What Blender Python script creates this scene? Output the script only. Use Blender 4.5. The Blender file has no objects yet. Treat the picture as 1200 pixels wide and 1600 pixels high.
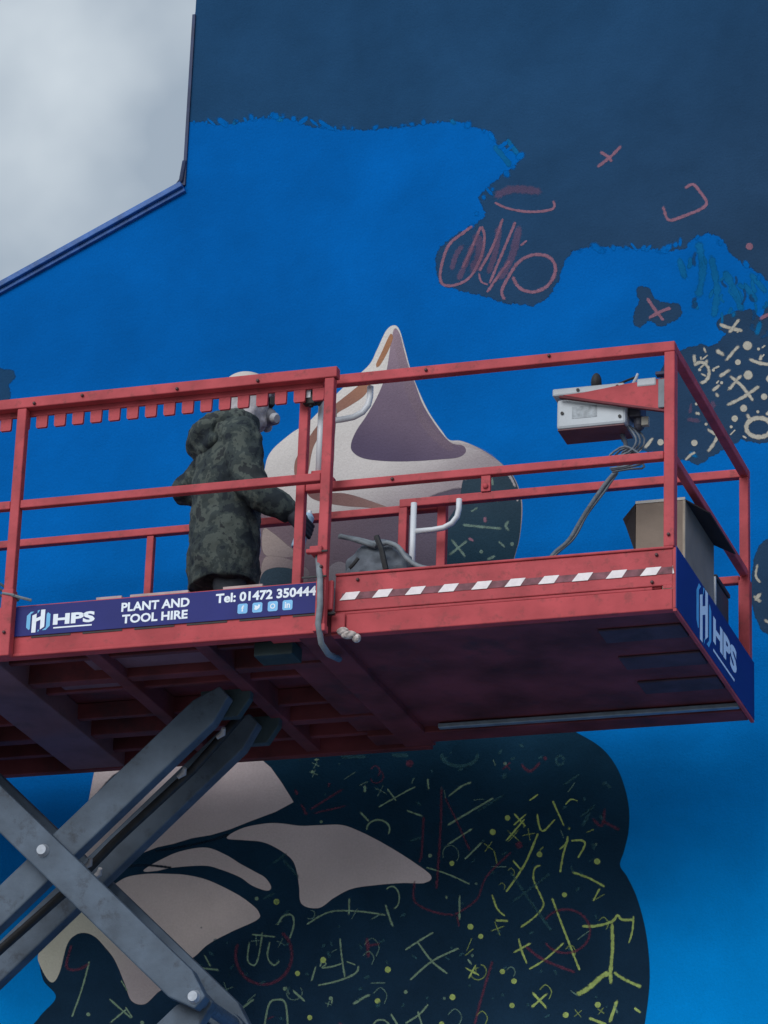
import bpy, bmesh, math, random
import numpy as np
from mathutils import Vector, Matrix
from mathutils.geometry import tessellate_polygon
random.seed(7)
R = math.radians
S = bpy.context.scene
COL = S.collection
G = 7.16                      # deck underside above the ground

# ------------------------------------------------------------------ camera
F_, PITCH, ROLL, YAW = 5580.72, 0.379352, 0.035633, 0.324542
CAMP = Vector((3.537997, -14.631489, -5.561449))      # relative to the deck corner
rgt = Vector((math.cos(YAW), math.sin(YAW), 0))
fwd = Vector((-math.sin(YAW)*math.cos(PITCH), math.cos(YAW)*math.cos(PITCH), math.sin(PITCH)))
upv = rgt.cross(fwd)
cr, sr = math.cos(ROLL), math.sin(ROLL)
ix = rgt*cr + upv*sr          # image right
iu = upv*cr - rgt*sr          # image up
cam = bpy.data.cameras.new('camera'); co = bpy.data.objects.new('camera', cam); COL.objects.link(co)
M = Matrix.Identity(4)
for i in range(3):
    M[i][0] = ix[i]; M[i][1] = iu[i]; M[i][2] = -fwd[i]
M[0][3], M[1][3], M[2][3] = CAMP.x, CAMP.y, CAMP.z + G
co.matrix_world = M
cam.sensor_fit = 'VERTICAL'; cam.sensor_height = 24.0; cam.lens = 24.0*F_/1600
cam.clip_end = 2000
S.camera = co

# ------------------------------------------------------------------ light
SUN_EL, SUN_AZ = R(30), R(196)     # azimuth of the light source from +Y, clockwise
w = bpy.data.worlds.new('World'); S.world = w; w.use_nodes = True
nt = w.node_tree; nt.nodes.clear()
out = nt.nodes.new('ShaderNodeOutputWorld'); bg = nt.nodes.new('ShaderNodeBackground')
sky = nt.nodes.new('ShaderNodeTexSky'); sky.sky_type = 'NISHITA'; sky.sun_disc = False
sky.sun_elevation = SUN_EL; sky.sun_rotation = SUN_AZ
tc = nt.nodes.new('ShaderNodeTexCoord')
n1 = nt.nodes.new('ShaderNodeTexNoise'); n1.inputs['Scale'].default_value = 13; n1.inputs['Detail'].default_value = 4.5
n1.inputs['Roughness'].default_value = .45
rp = nt.nodes.new('ShaderNodeValToRGB')
rp.color_ramp.elements[0].position = .36; rp.color_ramp.elements[0].color = (3.0, 3.6, 4.3, 1)
rp.color_ramp.elements[1].position = .64; rp.color_ramp.elements[1].color = (5.4, 6.0, 6.5, 1)
mx = nt.nodes.new('ShaderNodeMixRGB'); mx.inputs[0].default_value = .95
nt.links.new(tc.outputs['Generated'], n1.inputs['Vector']); nt.links.new(n1.outputs['Fac'], rp.inputs[0])
nt.links.new(sky.outputs[0], mx.inputs[1]); nt.links.new(rp.outputs[0], mx.inputs[2])
nt.links.new(mx.outputs[0], bg.inputs[0]); bg.inputs[1].default_value = .085
nt.links.new(bg.outputs[0], out.inputs[0])
sl = bpy.data.lights.new('sun', 'SUN'); sl.energy = 1.5; sl.angle = R(40); sl.color = (1, .96, .92)
so = bpy.data.objects.new('sun', sl); COL.objects.link(so)
sd = Vector((math.sin(SUN_AZ)*math.cos(SUN_EL), math.cos(SUN_AZ)*math.cos(SUN_EL), math.sin(SUN_EL)))
so.rotation_euler = sd.to_track_quat('Z', 'Y').to_euler()
S.view_settings.view_transform = 'Standard'; S.view_settings.look = 'None'
S.view_settings.exposure = .5; S.view_settings.gamma = 1
S.render.engine = 'CYCLES'; S.cycles.transparent_max_bounces = 24

# ------------------------------------------------------------------ helpers
def at(u, v, x=None, y=None, z=None):
    """the place (relative to the deck corner) on the plane x/y/z = const that the photograph shows at u, v"""
    a, b = (u-600)/F_, (v-800)/F_
    d = fwd + ix*a - iu*b
    if x is not None: t = (x-CAMP.x)/d.x
    elif y is not None: t = (y-CAMP.y)/d.y
    else: t = (z-CAMP.z)/d.z
    return CAMP + d*t

def newmat(name):
    m = bpy.data.materials.new(name); m.use_nodes = True
    return m, m.node_tree, m.node_tree.nodes['Principled BSDF']

def mat(name, c, rough=.55, var=.18, scale=9, metal=0, bump=.15, bscale=60, dirt=0, dirtc=(.03,.03,.035), dscale=5, spec=.35):
    m, t, b = newmat(name)
    N = t.nodes; L = t.links
    tc = N.new('ShaderNodeTexCoord')
    n = N.new('ShaderNodeTexNoise'); n.inputs['Scale'].default_value = scale; n.inputs['Detail'].default_value = 6
    L.new(tc.outputs['Object'], n.inputs['Vector'])
    r = N.new('ShaderNodeValToRGB')
    r.color_ramp.elements[0].position = .3; r.color_ramp.elements[1].position = .7
    r.color_ramp.elements[0].color = (*[x*(1-var) for x in c], 1)
    r.color_ramp.elements[1].color = (*[min(1, x*(1+var)) for x in c], 1)
    L.new(n.outputs['Fac'], r.inputs[0]); src = r.outputs[0]
    if dirt:
        n2 = N.new('ShaderNodeTexNoise'); n2.inputs['Scale'].default_value = dscale; n2.inputs['Detail'].default_value = 9
        n2.inputs['Roughness'].default_value = .7
        L.new(tc.outputs['Object'], n2.inputs['Vector'])
        r2 = N.new('ShaderNodeValToRGB'); r2.color_ramp.elements[0].position = .55; r2.color_ramp.elements[1].position = .72
        r2.color_ramp.elements[0].color = (0, 0, 0, 1); r2.color_ramp.elements[1].color = (dirt, dirt, dirt, 1)
        L.new(n2.outputs['Fac'], r2.inputs[0])
        k = N.new('ShaderNodeMixRGB'); L.new(r2.outputs[0], k.inputs[0]); L.new(src, k.inputs[1]); k.inputs[2].default_value = (*dirtc, 1)
        src = k.outputs[0]
    L.new(src, b.inputs['Base Color'])
    b.inputs['Roughness'].default_value = rough; b.inputs['Metallic'].default_value = metal
    b.inputs['Specular IOR Level'].default_value = spec
    if bump:
        n3 = N.new('ShaderNodeTexNoise'); n3.inputs['Scale'].default_value = bscale; n3.inputs['Detail'].default_value = 5
        L.new(tc.outputs['Object'], n3.inputs['Vector'])
        bp = N.new('ShaderNodeBump'); bp.inputs['Strength'].default_value = bump; bp.inputs['Distance'].default_value = .01
        L.new(n3.outputs['Fac'], bp.inputs['Height']); L.new(bp.outputs[0], b.inputs['Normal'])
    return m

WY = 2.05                    # plane of the painted wall
ROOTLOC = {}
def empty(name, loc, label, cat, group=None, rz=0):
    o = bpy.data.objects.new(name, None); COL.objects.link(o)
    o.location = (loc[0], loc[1], loc[2]+G); o.rotation_euler = (0, 0, rz); o['label'] = label; o['category'] = cat
    o.empty_display_size = .1
    if group: o['group'] = group
    ROOTLOC[o] = Vector(loc)
    return o
def rootloc(o):
    while o.parent: o = o.parent
    return ROOTLOC.get(o, Vector((0, 0, 0)))

class MB:
    def __init__(s): s.v = []; s.f = []; s.mi = []
    def add(s, vs, fs, mi=0):
        k = len(s.v); s.v += [tuple(q) for q in vs]; s.f += [tuple(i+k for i in f) for f in fs]; s.mi += [mi]*len(fs)
    def box(s, x0, x1, y0, y1, z0, z1, mi=0):
        vs = [(x, y, z) for x in (x0, x1) for y in (y0, y1) for z in (z0, z1)]
        s.add(vs, [(0,1,3,2),(4,6,7,5),(0,4,5,1),(2,3,7,6),(0,2,6,4),(1,5,7,3)], mi); return s
    def bar(s, a, b, w, h, side=(0, 1, 0), mi=0):
        a, b = Vector(a), Vector(b); d = (b-a).normalized(); sd_ = Vector(side); sd_ = (sd_-d*sd_.dot(d)).normalized()
        up = d.cross(sd_); vs = []
        for p in (a, b):
            for i, j in ((-1,-1),(1,-1),(1,1),(-1,1)): vs.append(p+sd_*w/2*i+up*h/2*j)
        s.add(vs, [(0,3,2,1),(4,5,6,7),(0,1,5,4),(1,2,6,5),(2,3,7,6),(3,0,4,7)], mi); return s
    def tube(s, pts, r, n=12, mi=0, cap=True):
        pts = [Vector(p) for p in pts]; rs = r if isinstance(r, (list, tuple)) else [r]*len(pts)
        prev = None; rings = []
        for i, p in enumerate(pts):
            d = (pts[min(i+1, len(pts)-1)]-pts[max(i-1, 0)]).normalized()
            if prev is None:
                a = Vector((0, 0, 1)) if abs(d.z) < .9 else Vector((1, 0, 0)); prev = d.cross(a).normalized()
            e = (prev-d*prev.dot(d)).normalized(); prev = e; g = d.cross(e)
            rings.append([p+(e*math.cos(2*math.pi*k/n)+g*math.sin(2*math.pi*k/n))*rs[i] for k in range(n)])
        vs = [q for rg in rings for q in rg]; fs = []
        for i in range(len(rings)-1):
            for k in range(n): fs.append((i*n+k, i*n+(k+1) % n, (i+1)*n+(k+1) % n, (i+1)*n+k))
        if cap: fs.append(tuple(range(n-1, -1, -1))); fs.append(tuple((len(rings)-1)*n+k for k in range(n)))
        s.add(vs, fs, mi); return s
    def ell(s, c, r, rot=None, n=16, m=10, mi=0):
        c = Vector(c); vs = [Vector((0, 0, 1))]
        for j in range(1, m):
            for k in range(n):
                a, b = math.pi*j/m, 2*math.pi*k/n
                vs.append(Vector((math.sin(a)*math.cos(b), math.sin(a)*math.sin(b), math.cos(a))))
        vs.append(Vector((0, 0, -1)))
        vs = [Vector((q.x*r[0], q.y*r[1], q.z*r[2])) for q in vs]
        if rot: vs = [rot @ q for q in vs]
        vs = [q+c for q in vs]; fs = []
        for k in range(n): fs.append((0, 1+k, 1+(k+1) % n)); fs.append((len(vs)-1, len(vs)-1-n+(k+1) % n, len(vs)-1-n+k))
        for j in range(m-2):
            for k in range(n): fs.append((1+j*n+k, 1+(j+1)*n+k, 1+(j+1)*n+(k+1) % n, 1+j*n+(k+1) % n))
        s.add(vs, fs, mi); return s
    def cap(s, a, b, r1, r2, n=14):
        s.tube([a, b], [r1, r2], n); s.ell(a, (r1,)*3, n=n, m=8); s.ell(b, (r2,)*3, n=n, m=8); return s
    def prism(s, poly, frm, to, mi=0):
        """poly: list of points (Vector) of one face, extruded by the vector to-frm"""
        d = Vector(to)-Vector(frm); n = len(poly); vs = [Vector(q) for q in poly]+[Vector(q)+d for q in poly]
        tris = tessellate_polygon([[Vector(q) for q in poly]])
        fs = [tuple(t) for t in tris]+[tuple(i+n for i in reversed(t)) for t in tris]
        fs += [(i, (i+1) % n, n+(i+1) % n, n+i) for i in range(n)]
        s.add(vs, fs, mi); return s
    def build(s, name, m, parent=None, bevel=0, smooth=False, local=False, origin=None):
        me = bpy.data.meshes.new(name); o0 = Vector((0, 0, 0)) if local else (rootloc(parent) if parent else Vector((0, 0, 0)))
        if origin: o0 = Vector(origin)
        me.from_pydata([tuple(Vector(q)-o0) for q in s.v], [], s.f); me.update()
        bm = bmesh.new(); bm.from_mesh(me); bmesh.ops.recalc_face_normals(bm, faces=bm.faces); bm.to_mesh(me); bm.free()
        for k in (m if isinstance(m, (list, tuple)) else [m]): me.materials.append(k)
        if isinstance(m, (list, tuple)):
            for pl, i in zip(me.polygons, s.mi): pl.material_index = i
        if smooth:
            me.polygons.foreach_set('use_smooth', [True]*len(me.polygons))
        o = bpy.data.objects.new(name, me); COL.objects.link(o)
        if parent: o.parent = parent
        else: o.location.z = G
        if origin:
            o.location = Vector(origin)-rootloc(parent) if parent else Vector(origin)+Vector((0, 0, G))
        if bevel:
            b = o.modifiers.new('bevel', 'BEVEL'); b.width = bevel; b.segments = 2; b.limit_method = 'ANGLE'
        return o
def tag(o, label=None, cat=None, group=None, kind=None):
    if label: o['label'] = label
    if cat: o['category'] = cat
    if group: o['group'] = group
    if kind: o['kind'] = kind
    return o
def copy(o, parent, dloc):
    c = o.copy(); COL.objects.link(c); c.parent = parent; c.location = o.location+Vector(dloc); return c

def spline(pts, closed=True, step=1.5):
    n = len(pts); o = []
    for i in range(n if closed else n-1):
        if closed: p0, p1, p2, p3 = pts[i-1], pts[i], pts[(i+1) % n], pts[(i+2) % n]
        else: p0, p1, p2, p3 = pts[max(i-1, 0)], pts[i], pts[i+1], pts[min(i+2, n-1)]
        d = math.hypot(p2[0]-p1[0], p2[1]-p1[1]); k = max(2, int(d/step))
        k = min(k, 60)
        for j in range(k):
            t = j/k; q = []
            for a in (0, 1):
                q.append(.5*(2*p1[a]+(p2[a]-p0[a])*t+(2*p0[a]-5*p1[a]+4*p2[a]-p3[a])*t*t+(3*p1[a]-p0[a]-3*p2[a]+p3[a])*t**3))
            o.append(tuple(q))
    if not closed: o.append(tuple(pts[-1]))
    return o

# ------------------------------------------------------------------ ground
g = MB().add([(-400, -400, -G), (400, -400, -G), (400, 400, -G), (-400, 400, -G)], [(0, 1, 2, 3)])
gm = MB(); gm.add([(-400, -400, -G), (400, -400, -G), (400, 400, -G), (-400, 400, -G)], [(0, 1, 2, 3)])
tag(gm.build('ground', mat('concrete_paving', (.30, .29, .275), .9, .3, 2, bump=.4, bscale=90)), kind='structure')

# ------------------------------------------------------------------ building with the painted gable
WL = Vector((-2.0, WY, -G))
bld = empty('painted_building', WL, 'tall building with bright blue gable wall carrying a half finished mural', 'building')

def wallbump(t, b, tc, strength=.7):
    N, L = t.nodes, t.links
    n = N.new('ShaderNodeTexNoise'); n.inputs['Scale'].default_value = 75; n.inputs['Detail'].default_value = 6; n.inputs['Roughness'].default_value = .65
    n2 = N.new('ShaderNodeTexNoise'); n2.inputs['Scale'].default_value = 4.5; n2.inputs['Detail'].default_value = 3
    ad = N.new('ShaderNodeMath'); ad.operation = 'MULTIPLY_ADD'; ad.inputs[1].default_value = 2.2
    L.new(tc.outputs['Object'], n.inputs['Vector']); L.new(tc.outputs['Object'], n2.inputs['Vector'])
    L.new(n2.outputs['Fac'], ad.inputs[0]); L.new(n.outputs['Fac'], ad.inputs[2])
    bp = N.new('ShaderNodeBump'); bp.inputs['Strength'].default_value = strength; bp.inputs['Distance'].default_value = .006
    L.new(ad.outputs[0], bp.inputs['Height']); L.new(bp.outputs[0], b.inputs['Normal'])

def paint(name, c1, c2=None, pa=None, pb=None, edge=0, escale=60, var=.12, vscale=3, opacity=1, mid=None, curve=1.0):
    """house or spray paint on the wall; pa, pb: ends of a sprayed colour blend; edge: feathered rim read from the attribute 'a'"""
    m, t, b = newmat(name); N, L = t.nodes, t.links
    tc = N.new('ShaderNodeTexCoord')
    if c2 is None: c2 = c1; pa, pb = (0, 0), (0, 100)
    A, B = at(*pa, y=WY)-WL, at(*pb, y=WY)-WL
    d = B-A; ln = d.length; d /= ln
    dot = N.new('ShaderNodeVectorMath'); dot.operation = 'DOT_PRODUCT'; dot.inputs[1].default_value = d
    L.new(tc.outputs['Object'], dot.inputs[0])
    mr = N.new('ShaderNodeMapRange'); mr.inputs[1].default_value = A.dot(d); mr.inputs[2].default_value = A.dot(d)+ln
    L.new(dot.outputs['Value'], mr.inputs[0])
    rp = N.new('ShaderNodeValToRGB'); rp.color_ramp.interpolation = 'EASE'
    rp.color_ramp.elements[0].color = (*c1, 1); rp.color_ramp.elements[1].color = (*c2, 1)
    if mid:
        e = rp.color_ramp.elements.new(mid[0]); e.color = (*mid[1], 1)
    L.new(mr.outputs[0], rp.inputs[0])
    n = N.new('ShaderNodeTexNoise'); n.inputs['Scale'].default_value = vscale; n.inputs['Detail'].default_value = 9; n.inputs['Roughness'].default_value = .68
    L.new(tc.outputs['Object'], n.inputs['Vector'])
    mr2 = N.new('ShaderNodeMapRange'); mr2.inputs[1].default_value = .3; mr2.inputs[2].default_value = .7
    mr2.inputs[3].default_value = 1-var; mr2.inputs[4].default_value = 1+var
    L.new(n.outputs['Fac'], mr2.inputs[0])
    ng = N.new('ShaderNodeTexNoise'); ng.inputs['Scale'].default_value = 95; ng.inputs['Detail'].default_value = 3
    L.new(tc.outputs['Object'], ng.inputs['Vector'])
    mg = N.new('ShaderNodeMapRange'); mg.inputs[1].default_value = .3; mg.inputs[2].default_value = .7; mg.inputs[3].default_value = .95; mg.inputs[4].default_value = 1.05
    L.new(ng.outputs['Fac'], mg.inputs[0])
    # broad uneven coats
    nb = N.new('ShaderNodeTexNoise'); nb.inputs['Scale'].default_value = .8; nb.inputs['Detail'].default_value = 5; nb.inputs['Distortion'].default_value = 1.2
    L.new(tc.outputs['Object'], nb.inputs['Vector'])
    mb_ = N.new('ShaderNodeMapRange'); mb_.inputs[1].default_value = .35; mb_.inputs[2].default_value = .65; mb_.inputs[3].default_value = .90; mb_.inputs[4].default_value = 1.07
    L.new(nb.outputs['Fac'], mb_.inputs[0])
    mm = N.new('ShaderNodeMath'); mm.operation = 'MULTIPLY'; L.new(mg.outputs[0], mm.inputs[0]); L.new(mb_.outputs[0], mm.inputs[1])
    mm2 = N.new('ShaderNodeMath'); mm2.operation = 'MULTIPLY'; L.new(mm.outputs[0], mm2.inputs[0]); L.new(mr2.outputs[0], mm2.inputs[1])
    sc = N.new('ShaderNodeVectorMath'); sc.operation = 'SCALE'; L.new(rp.outputs[0], sc.inputs[0]); L.new(mm2.outputs[0], sc.inputs['Scale'])
    L.new(sc.outputs[0], b.inputs['Base Color'])
    b.inputs['Roughness'].default_value = .85; b.inputs['Specular IOR Level'].default_value = .04
    wallbump(t, b, tc)
    if edge or opacity < 1:
        at_ = N.new('ShaderNodeAttribute'); at_.attribute_name = 'a'
        ne = N.new('ShaderNodeTexNoise'); ne.inputs['Scale'].default_value = escale; ne.inputs['Detail'].default_value = 8; ne.inputs['Roughness'].default_value = .7
        L.new(tc.outputs['Object'], ne.inputs['Vector'])
        m1 = N.new('ShaderNodeMath'); m1.operation = 'MULTIPLY_ADD'; m1.inputs[1].default_value = 1.0+edge; m1.inputs[2].default_value = -edge
        L.new(at_.outputs['Fac'], m1.inputs[0])
        m2 = N.new('ShaderNodeMath'); m2.operation = 'MULTIPLY_ADD'; m2.inputs[1].default_value = 1.6*edge; L.new(ne.outputs['Fac'], m2.inputs[0]); L.new(m1.outputs[0], m2.inputs[2])
        m3 = N.new('ShaderNodeMapRange'); m3.inputs[1].default_value = .10; m3.inputs[2].default_value = .95; m3.inputs[4].default_value = opacity
        m3.interpolation_type = 'SMOOTHSTEP'; L.new(m2.outputs[0], m3.inputs[0])
        # never leave a seam at the rim
        m4 = N.new('ShaderNodeMath'); m4.operation = 'MULTIPLY'; m5 = N.new('ShaderNodeMapRange'); m5.inputs[1].default_value = 0; m5.inputs[2].default_value = .12
        L.new(at_.outputs['Fac'], m5.inputs[0]); L.new(m3.outputs[0], m4.inputs[0]); L.new(m5.outputs[0], m4.inputs[1])
        L.new(m4.outputs[0], b.inputs['Alpha'])
    return m

# wall outline (x, z), relative to the deck corner
EX = -3.325
vx0, vz0, vx1, vz1 = -4.413, 3.014, -3.346, 3.515
sl_ = (vz1-vz0)/(vx1-vx0)
outl = [(-11.5, -G), (9, -G), (9, 7.2), (-3.24, 7.2), (-3.24, 4.74), (-3.27, 4.69), (EX, 4.66), (EX, vz1+.02), (-11.5, vz1-sl_*(11.5-3.346))]
wm = paint('blue_wall_paint', (.0, .105, .40), (.0, .27, .76), (600, 430), (760, 1620), var=.10, vscale=1.7, mid=(.5, (.0, .13, .46)))
wl = MB().prism([Vector((x, WY, z)) for x, z in outl], (0, 0, 0), (0, 8.5, 0)).build('wall', wm, bld)
# sloping verge: lead/mortar capping that stands proud of the wall, with a roof behind it
v = MB()
dx = Vector((1, 0, sl_)).normalized()
e1 = Vector((vx1+.02, 0, vz1+.015)); e0 = e1-dx*9.2
nrm = Vector((-dx.z, 0, dx.x))
for off0, off1, y0, y1 in ((-.006, .028, WY-.045, WY+.25), (-.03, -.006, WY-.022, WY+.02)):
    poly = [e0+nrm*off0, e1+nrm*off0, e1+nrm*off1, e0+nrm*off1]
    v.prism([Vector((q.x, y0, q.z)) for q in poly], (0, 0, 0), (0, y1-y0, 0))
v.build('verge_capping', mat('blue_capping', (.02, .10, .34), .5, .3, 14, bump=.3), bld, bevel=.004)
v = MB(); poly = [e0+nrm*.03, e1+nrm*.03, e1+nrm*.07, e0+nrm*.07]
v.prism([Vector((q.x, WY+.22, q.z)) for q in poly], (0, 0, 0), (0, 8.2, 0)); v.build('roof', mat('slate', (.06, .07, .08), .7, .3, 6), bld)
# upright flashing along the taller part's corner
v = MB(); v.box(EX-.012, EX+.006, WY-.012, WY+.06, vz1+.03, 4.64); v.tube([(EX-.006, WY-.01, vz1+.18), (EX-.018, WY-.014, vz1+.06), (vx1-.02, WY-.02, vz1+.02)], .014, 8)
v.build('corner_flashing', mat('dark_flashing', (.015, .03, .09), .6, .3, 10), bld)
v = MB(); v.box(-3.29, 9, WY-.03, WY+.2, 7.2, 7.3); v.build('coping', mat('coping', (.05, .08, .14)), bld)

LAY = [0]
def patch(name, m, pts, feather=3, smooth=True, closed=True, rough=0, layer=None):
    LAY[0] += 1; y = WY-.00004*(layer or LAY[0])
    q = spline(pts, True) if smooth else []
    if not smooth:
        for i in range(len(pts)):
            a, b_ = pts[i], pts[(i+1) % len(pts)]; k = max(1, int(math.hypot(a[0]-b_[0], a[1]-b_[1])/2.5))
            for j in range(k): q.append((a[0]+(b_[0]-a[0])*j/k, a[1]+(b_[1]-a[1])*j/k))
    if rough:
        n = len(q); ph = [(random.uniform(0, 6.3), random.uniform(.6, 1.4)) for _ in range(8)]
        s = [0]
        for i in range(1, n): s.append(s[-1]+math.hypot(q[i][0]-q[i-1][0], q[i][1]-q[i-1][1]))
        tot = s[-1]+1
        q = [(a+rough*sum(math.sin(2*math.pi*round(tot/w_)*s[i]/tot+p_[0])*k_ for (w_, k_), p_ in zip(((60,.5),(23,.6),(11,.5),(6,.4)), ph[:4])),
              b_+rough*sum(math.sin(2*math.pi*round(tot/w_)*s[i]/tot+p_[0])*k_ for (w_, k_), p_ in zip(((52,.5),(19,.6),(9,.5),(5,.4)), ph[4:]))) for i, (a, b_) in enumerate(q)]
    area = sum(q[i][0]*q[(i+1) % len(q)][1]-q[(i+1) % len(q)][0]*q[i][1] for i in range(len(q)))
    if area < 0: q = q[::-1]
    n = len(q); f = feather
    inn, outr = [], []
    for i in range(n):
        a, b_ = q[i-2], q[(i+2) % n]; tx, ty = b_[0]-a[0], b_[1]-a[1]; l = math.hypot(tx, ty) or 1
        nx, ny = ty/l, -tx/l
        inn.append((q[i][0], q[i][1])); outr.append((q[i][0]+nx*f, q[i][1]+ny*f))
    P = [at(a, b_, y=y) for a, b_ in inn]+[at(a, b_, y=y) for a, b_ in outr]
    if name == 'unpainted_area' and len(pts) > 50:
        for p_ in P: p_.x = max(p_.x, EX+.001)
    tr = tessellate_polygon([[Vector((a, b_, 0)) for a, b_ in inn]])
    fs = [tuple(t) for t in tr]+[(i, (i+1) % n, n+(i+1) % n, n+i) for i in range(n)]
    me = bpy.data.meshes.new(name); me.from_pydata([tuple(p_-WL) for p_ in P], [], fs)
    at_ = me.attributes.new('a', 'FLOAT', 'POINT'); at_.data.foreach_set('value', [1.0]*n+[0.0]*n)
    me.materials.append(m); o = bpy.data.objects.new(name, me); COL.objects.link(o); o.parent = bld
    return o
def strokes(name, m, lst, parent=bld, dy=None, kind='stuff'):
    """lst: (width_px, points) soft sprayed lines, all in one mesh"""
    if kind is None and len(lst) > 1:
        for l_ in lst: strokes(name, m, [l_], parent, dy, None)
        return
    LAY[0] += 1; y = WY-.00004*LAY[0]
    V, Fc, A, Yv = [], [], [], []
    thin = .8 if name in ('pink_lettering', 'lime_marks', 'sage_marks', 'fine_lime_marks', 'fine_sage_marks', 'dark_red_marks') else 1
    for si, (w_, pts) in enumerate(lst):
        Yv += [y-.0000103*(si-1)]*(len(V)-len(Yv)); w_ *= thin
        if len(pts) == 1:
            c = pts[0]; k = len(V); n = 14; rr = w_
            V.append(c); A.append(1)
            for j in range(n): V.append((c[0]+rr*.62*math.cos(6.2832*j/n), c[1]+rr*.62*math.sin(6.2832*j/n))); A.append(1)
            for j in range(n): V.append((c[0]+rr*1.25*math.cos(6.2832*j/n), c[1]+rr*1.25*math.sin(6.2832*j/n))); A.append(0)
            for j in range(n):
                Fc.append((k, k+1+j, k+1+(j+1) % n)); Fc.append((k+1+j, k+1+n+j, k+1+n+(j+1) % n, k+1+(j+1) % n))
            continue
        q = spline(pts, False, 3) if len(pts) > 2 else [(pts[0][0]+(pts[1][0]-pts[0][0])*j/6, pts[0][1]+(pts[1][1]-pts[0][1])*j/6) for j in range(7)]
        n = len(q); k = len(V)
        cum = [0]
        for i in range(1, n): cum.append(cum[-1]+math.hypot(q[i][0]-q[i-1][0], q[i][1]-q[i-1][1]))
        pr = random.uniform(.75, 1)
        for i in range(n):
            a, b_ = q[max(i-1, 0)], q[min(i+1, n-1)]; tx, ty = b_[0]-a[0], b_[1]-a[1]; l = math.hypot(tx, ty) or 1
            nx, ny = -ty/l, tx/l; h = w_*random.uniform(.85, 1.15)
            e = min(1, min(cum[i], cum[-1]-cum[i])/(w_*1.3))*min(1, pr+random.uniform(-.15, .15))
            for o_, al in ((-1.0, 0), (-.5, .6), (0, 1), (.5, .6), (1.0, 0)): V.append((q[i][0]+nx*h*o_, q[i][1]+ny*h*o_)); A.append(al*e)
        for i in range(n-1):
            for j in range(4): Fc.append((k+i*5+j, k+i*5+j+1, k+i*5+j+6, k+i*5+j+5))
    Yv += [y-.0000103*(len(lst)-1)]*(len(V)-len(Yv))
    me = bpy.data.meshes.new(name); me.from_pydata([tuple(at(a, b_, y=yy)-WL) for (a, b_), yy in zip(V, Yv)], [], Fc)
    at_ = me.attributes.new('a', 'FLOAT', 'POINT'); at_.data.foreach_set('value', [float(x) for x in A])
    me.materials.append(m); o = bpy.data.objects.new(name, me); COL.objects.link(o); o.parent = bld
    if kind: o['kind'] = kind
    return o

# --- areas of bare dark undercoat and of painted shapes
under = paint('navy_undercoat', (.014, .058, .14), (.020, .050, .105), (700, 60), (1100, 700), edge=.55, escale=28, var=.10)
teal = paint('thin_blue_overspray', (.004, .13, .34), edge=.9, escale=16, opacity=.85, var=.25)
o = patch('unpainted_area', under, [(270, -900), (270, 60), (270, 189), (318, 187), (350, 192), (368, 189), (385, 184), (430, 180), (462, 184), (485, 194), (520, 197), (560, 200), (612, 196),
  (655, 192), (690, 186), (722, 187), (752, 198), (772, 204), (778, 220), (800, 232), (818, 244), (806, 264), (784, 278), (768, 292), (752, 310), (762, 330), (757, 346),
  (735, 358), (708, 374), (688, 392), (683, 415), (690, 440), (712, 449), (745, 456), (790, 470), (830, 474), (855, 462), (868, 440), (876, 412), (893, 388), (930, 381),
  (985, 383), (1035, 388), (1068, 386), (1080, 368), (1108, 360), (1132, 370), (1142, 392), (1165, 410), (1190, 425), (1215, 445), (1290, 470), (1290, -900)], 6, smooth=False, rough=1.5)
o['label'] = 'dark navy undercoat not yet painted blue, along the top of the wall'
patch('unpainted_area', under, [(1290, 470), (1215, 470), (1198, 482), (1190, 502), (1172, 486), (1150, 488), (1128, 498), (1120, 508), (1136, 520), (1128, 535), (1112, 544), (1095, 540),
  (1070, 548), (1040, 565), (1030, 610), (1000, 640), (966, 650), (958, 676), (985, 698), (1030, 706), (1068, 716), (1090, 724), (1110, 712), (1132, 700), (1158, 684), (1180, 690), (1215, 688), (1290, 690)], 4, smooth=False, rough=1.2)
patch('unpainted_area', under, [(998, 452), (1012, 453), (1020, 468), (1040, 476), (1058, 478), (1062, 490), (1048, 500), (1032, 507), (1015, 498), (996, 508), (994, 490), (1001, 472)], 5, rough=1)
patch('unpainted_area', under, [(-60, 575), (8, 580), (20, 588), (10, 600), (13, 615), (2, 624), (-60, 630)], 6, rough=1)
patch('unpainted_area', under, [(1290, 835), (1210, 842), (1188, 856), (1178, 890), (1177, 940), (1186, 970), (1205, 990), (1290, 1000)], 4, rough=.6)
strokes('brush_edge', teal, [(9, [(1090, 372), (1098, 420), (1090, 470)]), (8, [(1110, 395), (1120, 450), (1115, 500)]), (8, [(1130, 420), (1150, 460), (1160, 490)]), (7, [(1160, 440), (1185, 475)]),
  (7, [(1170, 425), (1200, 460)]), (6, [(770, 225), (800, 262)]), (6, [(790, 215), (812, 245)]), (6, [(420, 178), (445, 190)]), (6, [(700, 185), (716, 196)]), (5, [(365, 186), (367, 198)]), (8, [(1060, 400), (1072, 440)]),
  (6, [(1075, 705), (1092, 716)]), (6, [(1145, 500), (1148, 482)])])

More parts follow.
